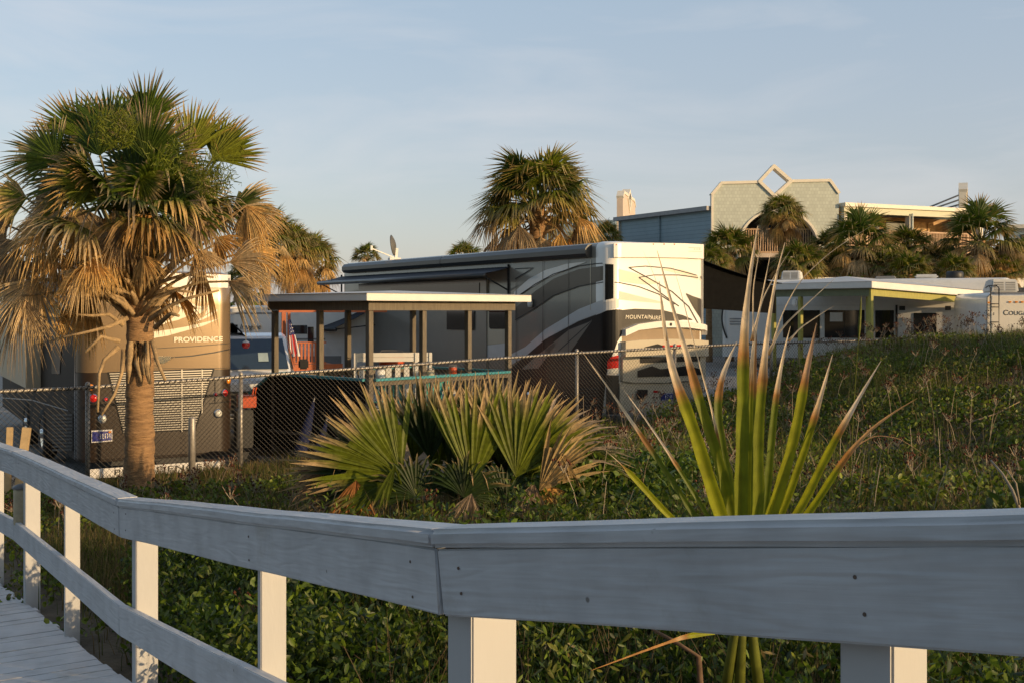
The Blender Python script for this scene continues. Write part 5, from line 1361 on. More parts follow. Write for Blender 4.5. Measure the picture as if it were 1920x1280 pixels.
mb = MB(); mb.tube([(x1_ - .6, .9, zz(688)), (x1_ - .6, .9, zz(655)), (x1_ - .35, .9, zz(655))], .03, 8); mb.box(x1_ - .8, x1_ - .1, .7, 1.1, zz(662), zz(656)); mb.build('table', M['white_pl'], po)
# draped flag on the corner post
fl0 = fpz.O + fpz.x * (fpz.rear(534, 0)[0] + .06) + fpz.y * -.12
flag = empty('hanging_flag', fl0, ap, 'draped star and stripe flag hanging from the terracotta porch post', 'flag')
zT, zB = zz(601), zz(667)
def drape(u, v):      # u across the folded cloth 0..1, v down 0..1
    w = .04 + .20 * v ** .8; return Vector((w * u + .05 * v, -.03 * math.sin(u * 15 + v * 2) - .03, zT + (zB - zT) * v + .04 * u * (1 - v)))
for k in range(7):
    mb = MB(); n = 12; vs = []
    u0_, u1_ = k / 7, (k + 1) / 7; v0 = .42
    for i in range(n + 1):
        v = v0 + (1 - v0) * i / n * (1 - .12 * (k % 3 == 1))
        for u in (u0_, (u0_ + u1_) / 2, u1_): vs.append(drape(u, v))
    mb.add(vs, [(3 * i + j, 3 * i + j + 1, 3 * i + j + 4, 3 * i + j + 3) for i in range(n) for j in range(2)])
    mb.build('stripe', M['flagred'] if k in (1, 3, 4) else M['flagwhite'], flag, smooth=True, fixn=False)
mb = MB(); n = 12; vs = []
for i in range(n + 1):
    for j in range(5): vs.append(drape(j / 4, .42 * i / n))
mb.add(vs, [(5 * i + j, 5 * i + j + 1, 5 * i + j + 6, 5 * i + j + 5) for i in range(n) for j in range(4)]); cantn = mb.build('canton', M['flagblue'], flag, smooth=True, fixn=False)
mb = MB()
for i in range(7):
    for j in range(2):
        c = drape(.3 + .4 * j + .1 * (i % 2), .1 + .045 * i) + Vector((0, -.012, 0)); q = []
        for a in range(10): rr = .018 if a % 2 == 0 else .008; q.append((c.x + rr * math.sin(R(36 * a)), c.y, c.z + rr * math.cos(R(36 * a))))
        mb.add(q, [tuple(range(10))])
mb.build('stars', M['flagwhite'], cantn, fixn=False)

# ------------------------------------------------------------------ carport and trailers (right)
Oc = P(1633, HZ, 36.0); Oc.z = CZ - 2.25; ac = R(33); fc = Fr(Oc, ac)
cp = empty('carport', Oc, ac, 'yellow green timber carport with a shallow white roof in front of the white trailer', 'carport')
cz = lambda rel: CZ + rel - Oc.z
CL, CW = 4.35, 5.35
def tiltz(x): return -.045 * x
def tb(mb, x0, x1, y0, y1, za, zb):
    mb.add([(x0, y0, za + tiltz(x0)), (x1, y0, za + tiltz(x1)), (x1, y1, za + tiltz(x1)), (x0, y1, za + tiltz(x0)), (x0, y0, zb + tiltz(x0)), (x1, y0, zb + tiltz(x1)), (x1, y1, zb + tiltz(x1)), (x0, y1, zb + tiltz(x0))],
           [(0, 3, 2, 1), (4, 5, 6, 7), (0, 1, 5, 4), (1, 2, 6, 5), (2, 3, 7, 6), (3, 0, 4, 7)])
mb = MB(); tb(mb, -.2, CW + .35, -.2, CL + .2, cz(.68), cz(.90)); mb.build('roof_fascia', M['fascia'], cp, bevel=.01)
mb = MB(); mb.add([(-.22, -.22, cz(.905)), (CW + .36, -.22, cz(.905) + tiltz(CW)), (CW + .36, CL + .2, cz(.905) + tiltz(CW)), (-.22, CL + .2, cz(.905)), (1.4, CL * .5, cz(1.14)), (CW - .9, CL * .5, cz(1.02))],
     [(0, 1, 5, 4), (1, 2, 5), (2, 3, 4, 5), (3, 0, 4)]); mb.build('roof', M['roofwhite'], cp)
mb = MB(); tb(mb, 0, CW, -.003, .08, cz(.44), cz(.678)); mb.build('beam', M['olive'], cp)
mb = MB(); tb(mb, .0, .08, .083, CL, cz(.44), cz(.678)); mb.build('beam', M['olive_shaded'], cp)  # shaded side of the same timber, darkened in its colour
for (x, y, m) in ((.06, .06, 'olive'), (CW - .1, .06, 'olive'), (.5, .5, 'olive'), (.06, CL - .05, 'olive'), (.06, CL - 1.3, 'olive'), (CW - .1, CL - .1, 'olive')):
    mb = MB(); mb.box(x - .065, x + .065, y - .065, y + .065, -.3, cz(.44) - .003 + tiltz(x)); mb.build('post', M[m], cp, bevel=.005)
# floodlight under its beam
mb = MB(); mb.box(-.05, .12, CL - 1.2, CL - .95, cz(.1), cz(.35)); mb.build('floodlight', M['white_pl'], cp, bevel=.05)
# white fifth-wheel behind it
Ow = P(1352, HZ, 42.6); Ow.z = CZ - 2.3; aw = R(-22); fw = Fr(Ow, aw)
HW = fw.rear(1540, 524)[1]
wt = box_trailer('travel_trailer', Ow, aw, 10.2, 2.5, .5, HW, .3, .2, M['white'], 'long white trailer with wide black windows standing behind the green carport')
rb = lambda nm, m, *q, **k: rbox(fw, wt, nm, m, *q, **k)
rb('window', M['glass'], 1468, 582, 1537, 634, bev=.008); rb('window', M['glass'], 1546, 582, 1621, 634, bev=.008); rb('window', M['glass'], 1641, 582, 1676, 634, bev=.008)
for q in ((1468, 1537), (1546, 1621)):
    xx = (q[0] + q[1]) / 2; rb('window_mullion', M['black'], xx - .5, 583, xx + .5, 633, y=-.03, t=.01)
rb('curtain', M['white_pl'], 1556, 586, 1580, 603, y=-.024, t=.003); rb('trim', M['silver'], 1440, 572, 1640, 573.2, y=-.012, t=.012)
a = fw.rear(1683, 577, -.35); b = fw.rear(1790, 640, -.35)
mb = MB(); mb.box(a[0], b[0], -.35, 0, max(.3, b[1]), a[1]); so = mb.build('slide_out', M['white'], wt, bevel=.02)
rb('window', M['glass'], 1713, 587, 1756, 626, y=-.37, bev=.008)
for q in ((1686, 574, 1697, 582), (1772, 574, 1783, 582)): rb('slide_bracket', M['black'], *q, y=-.5, t=.1)
rb('dark_gap', M['black'], 1793, 572, 1797, 640, y=-.016, t=.01); rb('downpipe', M['black'], 1679, 572, 1683, 634, y=-.04, t=.03)
mb = MB(); pr = []
for i in range(13): f = i / 12; q = fw.rear(1357 - 12 * math.sin(f * 3.1) * .5 + 6 * f, 572 + 62 * f, -.01); pr.append((q[0], -.012, q[1]))
mb.tube(pr, .035, 6); mb.build('door_seal', M['black'], wt)
for i in range(3): rb('side_louvre', M['grey'], 1368, 597 + i * 5, 1404, 599 + i * 5, y=-.02, t=.02)
def roofac(fr, parent, px, py, w, h, L, y, zb):
    p = fr.rear(px, py, y); x = p[0]
    mb = MB(); vs = [(x - w / 2, y, zb), (x + w / 2, y, zb), (x + w / 2, y + L, zb), (x - w / 2, y + L, zb), (x - w / 2 + .06, y + .03, zb + h), (x + w / 2 - .04, y + .03, zb + h), (x + w / 2 - .04, y + L - .3, zb + h), (x - w / 2 + .06, y + L - .3, zb + h)]
    mb.add(vs, [(0, 3, 2, 1), (4, 5, 6, 7), (0, 1, 5, 4), (1, 2, 6, 5), (2, 3, 7, 6), (3, 0, 4, 7)]); o = mb.build('air_conditioner', M['ac'], parent, bevel=.04)
    mb = MB()
    for i in range(5):
        for (u0, u1) in ((.08, .46), (.54, .92)):
            xa = x - w / 2 + .05 + (w - .1) * u0; xb = x - w / 2 + .05 + (w - .1) * u1; zc = zb + .06 + i * (h - .12) / 5; mb.box(xa, xb, y - .006 + .03 * (zc - zb) / h, y + .03, zc, zc + .03)
    mb.build('grille', M['grey'], o)
    return o
roofac(fw, wt, 1482, 510, .75, .36, 1.0, .5, HW - .005); 
mb = MB(); p = fw.rear(1790, 528, .9); mb.lathe([(0, 0), (.28, 0), (.3, .05), (.3, .22), (.25, .27), (0, .28)], c=(p[0], .9, HW - .002), n=20); mb.build('roof_vent', M['black'], wt, smooth=True)
mb = MB(); p = fw.rear(1660, 520, .9); mb.box(p[0] - .35, p[0] + .35, .8, 1.4, HW - .002, HW + .12); mb.build('roof_hatch', M['grey'], wt, bevel=.03)
mb = MB(); p = fw.rear(1740, 526, .9); mb.box(p[0] - .45, p[0] + .35, .6, 1.4, HW - .002, HW + .16); mb.build('roof_hatch', M['white_pl'], wt, bevel=.06)
for x in (5.2, 6.2): wheel(wt, x, -.01, .4)
# cream trailer lettered Cougar, cut by the right edge
Ok = P(1851, HZ, 33.5); Ok.z = CZ - 2.25; ak = R(-10); fk = Fr(Ok, ak)
HK = fk.rear(1880, 548)[1]
kt = box_trailer('travel_trailer', Ok, ak, 2.45, 4.6, .5, HK, .09, .22, M['white'], 'cream trailer rear with black ladder and orange marker lights, cut by the right edge')
kb = lambda nm, m, *q, **k: rbox(fk, kt, nm, m, *q, **k)
mb = MB(); mb.box(.0, 2.45, -.012, 0, .55, HK - .12); mb.build('rear_panel', mat('cream_rear_panel', (.80, .74, .62), .35, var=.03, coat=.2), kt, bevel=.004)
mb = MB(); mb.tube([(.0, -.02, .5), (0, -.02, HK - .15), (.12, -.02, HK - .03), (2.3, -.02, HK - .03)], .025, 6); mb.build('edge_trim', M['grey'], kt)
a = fk.rear(1881, 591, -.03); t_ = text('lettering', 'C', (a[0], -.016, a[1]), REAR, .22, M['cord'], kt); t2 = text('lettering', 'OUGAR', (a[0] + .155, -.016, a[1]), REAR, .175, M['cord'], kt, space=1.05)
for px in (1894, 1906, 1917): kb('marker_light', M['amber'], px - 2.6, 565, px + 2.6, 568, y=-.04, t=.03, bev=.004)
kb('marker_light', M['amber'], 1851, 566, 1856, 569, y=-.04, t=.03)
lad = MB()
for px in (1857.5, 1873):
    x = fk.rear(px, 600, -.1)[0]; lad.tube([(x, -.1, .5), (x, -.1, HK + .12), (x, .15, HK + .2), (x, .5, HK + .14)], .018, 6)
xa, xb = fk.rear(1857.5, 600, -.1)[0], fk.rear(1873, 600, -.1)[0]
for py in (570, 576, 604, 640, 655): z = fk.rear(1860, py, -.1)[1]; lad.tube([(xa, -.1, z), (xb, -.1, z)], .016, 6)
lad.tube([(xa, .15, HK + .2), (xb, .15, HK + .2)], .016, 6)
lad.build('ladder', M['black'], kt, smooth=True)
roofac(fk, kt, 1884, 530, .82, .40, 1.1, .25, HK - .005)
mb = MB(); mb.box(1.6, 2.3, 1.6, 3.5, HK, HK + .18); mb.build('roof_rack', M['black'], kt, bevel=.03)
for y in (2.6, 3.5): wheel(kt, -.0, y, .4, -1)

# ------------------------------------------------------------------ hotel behind the palms (upper right)
KB = F / 52.0
Oh = P(1335, HZ, 52.0); Oh.z = CZ - 2.3
ho_ = empty('hotel', Oh, 0, 'pale green shingled building with a diamond topped parapet, arched balcony and blue side wall', 'building')
fh = Fr(Oh, 0.)
hz_ = lambda py: (HZ - py) / KB + 2.3
hx_ = lambda px: (px - 1335) / KB
def octo():
    return [(hx_(1335), 0.), (hx_(1335), hz_(365)), (hx_(1353), hz_(343.5)), (hx_(1424), hz_(341.5)), (hx_(1452), hz_(369)), (hx_(1484), hz_(340)), (hx_(1556), hz_(338.5)), (hx_(1573), hz_(362)), (hx_(1573), 0.)]
arc = [(hx_(1460 + 75 * math.cos(R(a))), hz_(470 - 75 * math.sin(R(a)))) for a in range(0, 181, 9)]
hole = arc + [(hx_(1385), .6), (hx_(1535), .6)]
mb = MB(); mb.prism(octo(), [hole], lambda u, v, w: (u, w, v), .35); mb.build('facade_wall', M['shingle'], ho_)
def band(mb, pts, wd, y0, y1, closed=False):
    n = len(pts)
    for i in range(n if closed else n - 1):
        a, b = pts[i], pts[(i + 1) % n]; l = math.hypot(b[0] - a[0], b[1] - a[1]); tx, tz = (b[0] - a[0]) / l, (b[1] - a[1]) / l
        px_, pz_ = -tz * wd / 2, tx * wd / 2; e = wd * .25
        q = [(a[0] - tx * e + px_, a[1] - tz * e + pz_), (b[0] + tx * e + px_, b[1] + tz * e + pz_), (b[0] + tx * e - px_, b[1] + tz * e - pz_), (a[0] - tx * e - px_, a[1] - tz * e - pz_)]
        yy = y0 - .003 * (i % 2)
        mb.add([(x, yy, z) for x, z in q] + [(x, y1, z) for x, z in q], [(0, 1, 2, 3), (7, 6, 5, 4), (0, 4, 5, 1), (1, 5, 6, 2), (2, 6, 7, 3), (3, 7, 4, 0)])
mb = MB(); band(mb, octo()[1:5], .13, -.06, .40); band(mb, octo()[5:8], .13, -.06, .40); band(mb, [(hx_(1335.5), hz_(470)), (hx_(1335.5), hz_(366))], .1, -.05, .3); mb.build('parapet_trim', M['trimcream'], ho_)
mb = MB(); band(mb, [(hx_(1451), hz_(312)), (hx_(1483), hz_(340)), (hx_(1452), hz_(368)), (hx_(1424), hz_(341))], .15, -.10, .46, True); mb.build('diamond_frame', M['trimcream'], ho_)
mb = MB(); band(mb, [(hx_(1460 + 77 * math.cos(R(a))), hz_(470 - 77 * math.sin(R(a)))) for a in range(0, 181, 9)], .11, -.05, .3); mb.build('arch_trim', M['trimcream'], ho_)
# balcony inside the arch
mb = MB(); n = 34
for i in range(n): x = hx_(1386 + 148 * i / (n - 1)); mb.box(x - .02, x + .02, .5, .54, hz_(471), hz_(430))
mb.box(hx_(1384), hx_(1536), .48, .56, hz_(430), hz_(427.5)); mb.box(hx_(1384), hx_(1536), .48, .56, hz_(474), hz_(470.5)); mb.build('balcony_railing', M['baluster'], ho_)
mb = MB(); mb.box(hx_(1375), hx_(1545), .46, 3.4, hz_(482), hz_(474.3)); mb.build('balcony_floor', M['pinkcream'], ho_)
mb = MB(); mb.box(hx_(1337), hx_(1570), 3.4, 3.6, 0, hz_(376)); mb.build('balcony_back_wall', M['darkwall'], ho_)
for px in (1405, 1450, 1500):
    mb = MB(); mb.box(hx_(px), hx_(px + 26), 3.36, 3.4, hz_(470), hz_(412)); mb.build('window', M['glass'], ho_)
# blue side wall, going away to the left
ab = math.atan2(.866, -.5); Lb = 7.35
def pb(s, off, z): return (-.02 + math.cos(ab) * s + math.sin(ab) * off * -1 * -1, .05 + math.sin(ab) * s - math.cos(ab) * off, z)
Ob = Oh + Vector((0, .05, 0))
mb = MB(); zB1 = hz_(394.5)
bw_ = empty('side_wing', (0, .06, 0), ab - math.pi)
bw_.parent = ho_
mb = MB(); mb.box(-Lb, 0, 0, .3, 0, zB1); mb.build('blue_wall', M['bluesiding'], bw_)
mb = MB(); mb.box(-Lb - .25, -.04, -.28, 6, zB1, zB1 + .2); mb.build('roof_edge', mat('grey_roof_edge', (.34, .33, .33), .6), bw_)
mb = MB(); mb.tube([(-3.95, -.06, zB1), (-3.95, -.06, 0)], .06, 8); mb.tube([(-Lb + .02, -.06, zB1), (-Lb + .02, -.06, 0)], .05, 8); mb.build('downpipe', M['bluesiding'], bw_)
mb = MB(); mb.box(-Lb - .0, -Lb + .08, -.02, 0, 0, zB1); mb.build('corner_trim', M['trimcream'], bw_)
# right wing with balconies
Lr = 8.6
rw = empty('balcony_wing', (hx_(1574), .2, 0), R(24)); rw.parent = ho_
zr = lambda rel: rel + 2.3
mb = MB(); mb.box(0, Lr, -.5, 6, zr(4.80), zr(4.98)); mb.build('roof_edge', M['trimcream'], rw)
mb = MB(); mb.box(0.03, Lr - .05, -.38, -.1, zr(4.50), zr(4.797)); mb.build('fascia_board', mat('pale_green_board', (.56, .55, .40), .6, var=.05), rw)
mb = MB()
for x in (.0, 3.98, Lr - .1): mb.box(x, x + .24, -.42, -.12, 0, zr(4.497))
mb.build('post', M['trimcream'], rw)
mb = MB(); mb.tube([(4.1, -.47, zr(4.6)), (4.1, -.47, 0)], .05, 8); mb.build('downpipe', M['shingle'], rw)
mb = MB(); mb.box(0, Lr, 1.6, 1.8, 0, zr(4.6)); mb.build('back_wall', M['tanwall'], rw)
mb = MB(); mb.box(0, Lr, -.3, 1.6, zr(2.45), zr(2.62)); mb.box(0, Lr, -.3, 1.6, zr(-.35), zr(-.2)); mb.build('balcony_floor', M['trimcream'], rw)
mb = MB(); n = 84
for i in range(n):
    x = .25 + (Lr - .5) * i / (n - 1)
    for zq in (2.68, -.12): mb.box(x - .02, x + .02, -.28, -.24, zr(zq), zr(zq + 1.02))
for zq in (2.68, -.12): mb.box(.24, Lr - .1, -.31, -.21, zr(zq + 1.02), zr(zq + 1.09)); mb.box(.24, Lr - .1, -.29, -.23, zr(zq - .04), zr(zq + .02))
for x in (1.4, 2.8, 5.2, 6.6, 7.8): mb.box(x, x + .09, -.32, -.2, zr(2.62), zr(3.8))
mb.build('balcony_railing', M['baluster'], rw)
for x, w_ in ((.5, 1.3), (1.9, 1.4), (3.05, .38), (3.5, .4), (4.35, 1.5)):
    mb = MB(); mb.box(x, x + w_, 1.56, 1.597, zr(2.7), zr(4.42)); mb.build('window', M['glass'] if w_ > .6 else M['carglass'], rw)
for x in (6.0, 7.1):
    mb = MB(); mb.box(x, x + .95, 1.56, 1.597, zr(2.62), zr(4.42)); mb.build('door', mat('honey_door', (.55, .33, .12), .6), rw)
for xe in (0, Lr - .12): mb = MB(); mb.box(xe, xe + .12, -.2, 1.6, 0, zr(4.6)); mb.build('end_wall', M['tanwall'], rw)
mb = MB(); mb.box(2.4, 2.7, .6, .9, zr(4.98), zr(5.06)); mb.build('roof_vent', M['grey'], rw)
# narrow parapets of the other wings, turned almost edge on
def parapet(name, px, d, ang, top_py, base_py, m, label, mirror=False):
    O = P(px, base_py, d); root = empty(name, (O.x, O.y, CZ - 2.3), ang, label, 'building')
    k = d / F; zb = O.z - root.location.z; h = (base_py - top_py) * k
    pr = [(0, -zb + zb - 2.0), (0, h * .62), (.5, h * .80), (2.2, h * .80), (3.0, h * .25), (3.8, h * .80), (5.5, h * .80), (6, h * .62), (6, -2.0)]
    mb = MB(); mb.prism([(u, zb + v) for u, v in pr], [], lambda u, v, w: (u, w, v), .35); mb.build('parapet_wall', m, root)
    mb = MB(); q = [(u, zb + v) for u, v in pr]; band(mb, q[1:5], .16, -.04, .37); band(mb, q[4:8], .16, -.04, .37); mb.build('parapet_trim', M['trimcream'], root)
    mb = MB(); band(mb, [(3, zb + h), (3.85, zb + h * .72), (3, zb + h * .3), (2.15, zb + h * .72)], .18, -.06, .40, True); mb.build('diamond_frame', M['trimcream'], root)
    mb = MB(); mb.box(-.5, 6.5, .36, 5, 0, zb - .3); mb.build('wall', M['bluesiding'], root)
    return root
parapet('hotel_wing', 1168, 63, R(77), 348, 404, M['pinkcream'], 'far pinkish parapet with diamond top, seen nearly edge on above the blue wall')
pr_ = parapet('hotel_wing', 1812, 57.5, R(67.6), 335, 393, M['trimcream'], 'tall thin cream parapet seen edge on with dark braces, right of the balcony wing')
O = pr_.location
mb = MB()
for k in range(3): mb.tube([(3.0 + .1 * k, .4, CZ + 4.75 + .9 - .25 * k - O.z + .55), (3.0 + .1 * k, 3.4, CZ + 4.4 - O.z + .6 - .05 * k)], .05, 6)
mb.build('brace', M['grey'], pr_)
fb0 = P(1882, 425, 66); fbw = empty('blue_house', (fb0.x, fb0.y, CZ - 2.3), R(-24), 'far blue walled building with a pale roof edge, cut by the right edge', 'building')
zt_ = fb0.z - fbw.location.z
mb = MB(); mb.box(0, 9, 0, 5, 0, zt_ - .15); mb.build('wall', M['bluesiding'], fbw)
mb = MB(); mb.box(-.2, 9.2, -.2, 5.2, zt_ - .148, zt_ + .08); mb.build('roof_edge', M['trimcream'], fbw)
mb = MB(); mb.box(.9, 1.6, -.03, .0, zt_ - 1.6, zt_ - .5); mb.build('window', M['glass'], fbw)
# low site wall seen beneath the palms
sw = P(1760, 520, 45); o = MB(); o.box(-6, 6, 0, .2, 0, CZ + (HZ - 521) / F * 45); q = o.build('garden_wall', M['white'], None, loc=(sw.x, sw.y, 0)); q.rotation_euler = (0, 0, R(6)); tag(q, 'low white wall beneath the palms in front of the balcony wing', 'wall')

# ------------------------------------------------------------------ vegetation (countless: stuff)
def rot_leaves(C, size, col, upbias=.5, asp=.55, fold=.25, rg=nrg, heading=None):
    """C (N,3) leaf bases, size (N,), col (N,3): six-point folded leaves, random direction"""
    N_ = len(C); az = rg.uniform(0, 2 * np.pi, N_); el = rg.uniform(-.5, 1.25, N_) * (1 - upbias) + upbias * rg.uniform(.2, 1.3, N_)
    d = np.stack([np.cos(az) * np.cos(el), np.sin(az) * np.cos(el), np.sin(el)], 1)
    rnd = rg.normal(size=(N_, 3)); s = np.cross(d, rnd); s /= np.linalg.norm(s, axis=1, keepdims=True) + 1e-9
    n = np.cross(s, d); L = size[:, None]; w = L * asp * .5
    p0 = C; p1 = C + d * L * .3 - s * w * .85 + n * w * fold; p2 = C + d * L * .68 - s * w + n * w * fold
    p3 = C + d * L; p4 = C + d * L * .68 + s * w + n * w * fold; p5 = C + d * L * .3 + s * w * .85 + n * w * fold
    V = np.stack([p0, p1, p2, p3, p4, p5], 1).reshape(-1, 3)
    b = (np.arange(N_) * 6)[:, None]
    Q = np.concatenate([b + np.array([0, 3, 2, 1]), b + np.array([0, 5, 4, 3])], 0)
    return V, Q, np.repeat(col, 6, 0)
def blades(C, h, w, col, bend=.4, rg=nrg, tipcol=None):
    N_ = len(C); az = rg.uniform(0, 2 * np.pi, N_); b = np.abs(rg.normal(0, bend, N_)) * h
    d = np.stack([np.cos(az), np.sin(az), np.zeros(N_)], 1); a2 = rg.uniform(0, 2 * np.pi, N_)
    s = np.stack([np.cos(a2), np.sin(a2), np.zeros(N_)], 1) * (w * .5)[:, None]
    hh = h[:, None]; zz = np.array([0, 0, 1.])
    m1 = C + zz * hh * .55 + d * (b * .3)[:, None]; t = C + zz * hh * (1 - .25 * np.minimum(1, b / h))[:, None] + d * b[:, None]
    V = np.stack([C - s, C + s, m1 - s * .8, m1 + s * .8, t], 1).reshape(-1, 3); o = (np.arange(N_) * 5)[:, None]
    cc = np.repeat(col, 5, 0)
    if tipcol is not None: cc = cc.reshape(N_, 5, 3); cc[:, 4] = tipcol; cc = cc.reshape(-1, 3)
    return V, o + np.array([0, 1, 3, 2]), o + np.array([2, 3, 4]), cc
def region(n, px0, px1, d0, d1, rg=nrg, pw=.5):
    d = d0 + (d1 - d0) * rg.random(n) ** pw; px = rg.uniform(px0, px1, n); x = (px - 960) / F * d
    return x, d
def patch(x, y, f, s=0.):   # clumpy 0..1 field
    return .5 + .5 * np.sin(x * f + 2.1 * np.sin(y * f * .7 + s)) * np.sin(y * f * 1.3 + 1.7 * np.sin(x * f * .6 + s * 2) + s)
def merge(parts):
    V = []; Q = []; T = []; Cc = []; o = 0
    for v, q, t, c in parts:
        V.append(v); Cc.append(c)
        if q is not None: Q.append(q + o)
        if t is not None: T.append(t + o)
        o += len(v)
    return np.concatenate(V), (np.concatenate(Q) if Q else None), (np.concatenate(T) if T else None), np.concatenate(Cc)
def pal(n, cols, j=.25, rg=nrg):
    c = np.array(cols)[rg.integers(0, len(cols), n)]; return np.clip(c * (1 + rg.uniform(-j, j, (n, 1))), 0, 1)
LG_ = [(.13, .18, .014), (.17, .22, .018), (.09, .13, .013), (.22, .25, .026), (.06, .09, .010), (.16, .13, .04)]
LGD = [(.10, .15, .013), (.13, .18, .016), (.06, .10, .010)]
def clump_leaves(nc, per, x, y, hmax, spread, size, cols, rg=nrg, ub=.5, asp=.6):
    """clumps: leaves set along short stems around each centre"""
    gz_ = ground(x, y); N_ = nc * per
    cx = np.repeat(x, per); cy = np.repeat(y, per); cz_ = np.repeat(gz_, per); hm = np.repeat(hmax, per); sp = np.repeat(spread, per)
    u = rg.random(N_) ** .6; a = rg.uniform(0, 2 * np.pi, N_); rr = np.sqrt(rg.random(N_)) * sp
    dome = np.sqrt(np.clip(1 - (rr / sp) ** 2 * .75, 0, 1))
    C = np.stack([cx + np.cos(a) * rr, cy + np.sin(a) * rr, cz_ + hm * dome * u], 1)
    tint = np.repeat(rg.uniform(.65, 1.3, (nc, 1)), per, 0)
    return rot_leaves(C, size * rg.uniform(.6, 1.25, N_), np.clip(pal(N_, cols) * tint, 0, 1), ub, asp)
parts = []
def addL(t): v, q, c = t; parts.append((v, q, None, c))
# thicket right behind the railing
x, y = region(1150, 250, 2050, 3.3, 8.2, pw=.8); k = (y > 2.55 + .75 * np.abs(x + .15)) | (x > 0); k &= ~((x < -.2) & (y < 3.2 - 1.7 * (x + .2)))
k &= (patch(x, y, 1.9, 5.) > .33) | (nrg.random(len(x)) < .18)
x, y = x[k], y[k]; hm = (.22 + .62 * patch(x, y, 1.3) * (.6 + .4 * nrg.random(len(x)))) * np.where(x < -1.3, .75, 1.) * np.clip(.6 + .1 * y, .6, 1.1)
addL(clump_leaves(len(x), 100, x, y, hm, np.full(len(x), .22), .046, LGD + [(.03, .055, .010)], ub=.75, asp=.46))
x, y = region(2100, 940, 2050, 7.5, 21.5, pw=.7)
k = ((patch(x, y, 1.3, 4.) > .4) | (nrg.random(len(x)) < .15)) & (y < fence_d(x) - .7) & ~((np.abs(x + .35) < .9) & (np.abs(y - 10.3) < .8)); x, y = x[k], y[k]
hm = .12 + .38 * patch(x, y, .9, 1.) ** 1.4
addL(clump_leaves(len(x), 55, x, y, hm, .22 + .22 * nrg.random(len(x)), .062, LG_))
# narrow leaved herbs in their own patches
x, y = region(1300, 940, 2050, 4., 22., pw=.7); k = (y < fence_d(x) - .6) & (patch(x, y, 1.1, 9.) > .62); x, y = x[k], y[k]
addL(clump_leaves(len(x), 60, x, y, .25 + .35 * nrg.random(len(x)), .12 + .12 * nrg.random(len(x)), .055, [(.16, .20, .02), (.20, .22, .03), (.11, .15, .02), (.22, .16, .05)], ub=.85, asp=.22))
x, y = region(420, 300, 2050, 3.4, 8.5, pw=.8); k = ((y > 2.7 + .75 * np.abs(x + .15)) | (x > 0)) & ~((x < -.2) & (y < 3.3 - 1.7 * (x + .2))) & (patch(x, y, 2.1, 3.) > .5); x, y = x[k], y[k]
addL(clump_leaves(len(x), 60, x, y, .45 + .35 * nrg.random(len(x)), .10 + .1 * nrg.random(len(x)), .05, [(.12, .17, .016), (.09, .13, .014), (.16, .17, .03)], ub=.85, asp=.26))
# bright vine patch right of the palmetto
x, y = region(150, 1010, 1330, 8.8, 12.5); addL(clump_leaves(len(x), 75, x, y, .3 + .25 * nrg.random(len(x)), np.full(len(x), .26), .07, [(.09, .14, .015), (.12, .17, .02), (.06, .11, .012)]))
# scrub along the crest at right and against the fence
x, y = region(420, 1480, 2050, 18.5, 24.5); k = (y < fence_d(x) - .15); x, y = x[k], y[k]
addL(clump_leaves(len(x), 45, x, y, .12 + .30 * patch(x, y, 1.1, 3.), .2 + .2 * nrg.random(len(x)), .07, LG_ + [(.13, .15, .025)]))
x, y = region(260, -80, 620, 6.2, 14.2); k = (x < -1.6); k &= (y < fence_d(x) - .6) & (y > 4.4 + 1.55 * (-x - 1.2)); x, y = x[k], y[k]
addL(clump_leaves(len(x), 40, x, y, .08 + .2 * patch(x, y, 1.6, 2.), np.full(len(x), .2), .05, LG_))
V, Q, T, Cc = merge(parts)
tag(np_mesh('ground_cover', V, Q, None, Cc, M['leaf']), kind='stuff')
# grass
parts = []
def addG(x, y, h, w, cols, bend=.4, tip=None):
    C = np.stack([x, y, ground(x, y) - .01], 1); v, q, t, c = blades(C, h, w, pal(len(x), cols), bend, tipcol=tip); parts.append((v, q, t, c))
GR = [(.09, .115, .02), (.13, .14, .03), (.06, .08, .016), (.21, .16, .065), (.16, .11, .05)]
def tuft(n, per, px0, px1, d0, d1, h0, h1, w, cols, mask=None, bend=.4, spread=.12, pw=.6):
    x, y = region(n, px0, px1, d0, d1, pw=pw)
    if mask is not None: k = mask(x, y); x, y = x[k], y[k]
    x = np.repeat(x, per) + nrg.normal(0, spread, len(x) * per); y = np.repeat(y, per) + nrg.normal(0, spread, len(y) * per)
    addG(x, y, nrg.uniform(h0, h1, len(x)), np.full(len(x), w) * nrg.uniform(.6, 1.3, len(x)), cols, bend)
leftm = lambda x, y: (y < fence_d(x) + .7) & (y > 5.25 + 1.55 * (-x - 1.2)) & (x < 0)
tuft(2600, 22, -120, 700, 6., 17.5, .04, .15, .008, GR, leftm, .5)
tuft(420, 20, -120, 700, 9., 17.5, .08, .26, .009, GR + [(.3, .2, .1)], leftm, .5)
tuft(620, 20, 40, 560, 5.6, 10., .12, .42, .006, GR + [(.24, .17, .08)], leftm, .45, .14)
rightm = lambda x, y: (y < fence_d(x) - .1) & (x > .4)
tuft(1700, 16, 1080, 2050, 8., 26, .10, .42, .008, GR + [(.26, .19, .10)] * 2, rightm, .4)
tuft(260, 14, 1080, 2050, 8., 25, .22, .62, .006, [(.36, .27, .13), (.28, .20, .09), (.20, .20, .06)], rightm, .4)
tuft(560, 24, 1440, 2050, 15., 26, .18, .46, .010, GR[:3], rightm, .3, .2)
tuft(1100, 14, 700, 2050, 3.4, 9., .15, .62, .006, GR + [(.13, .09, .05)] * 2, lambda x, y: (y > 3.2), .4)
tuft(260, 16, 560, 1100, 8.6, 12., .12, .45, .007, GR + [(.28, .2, .1)] * 2, None, .5)
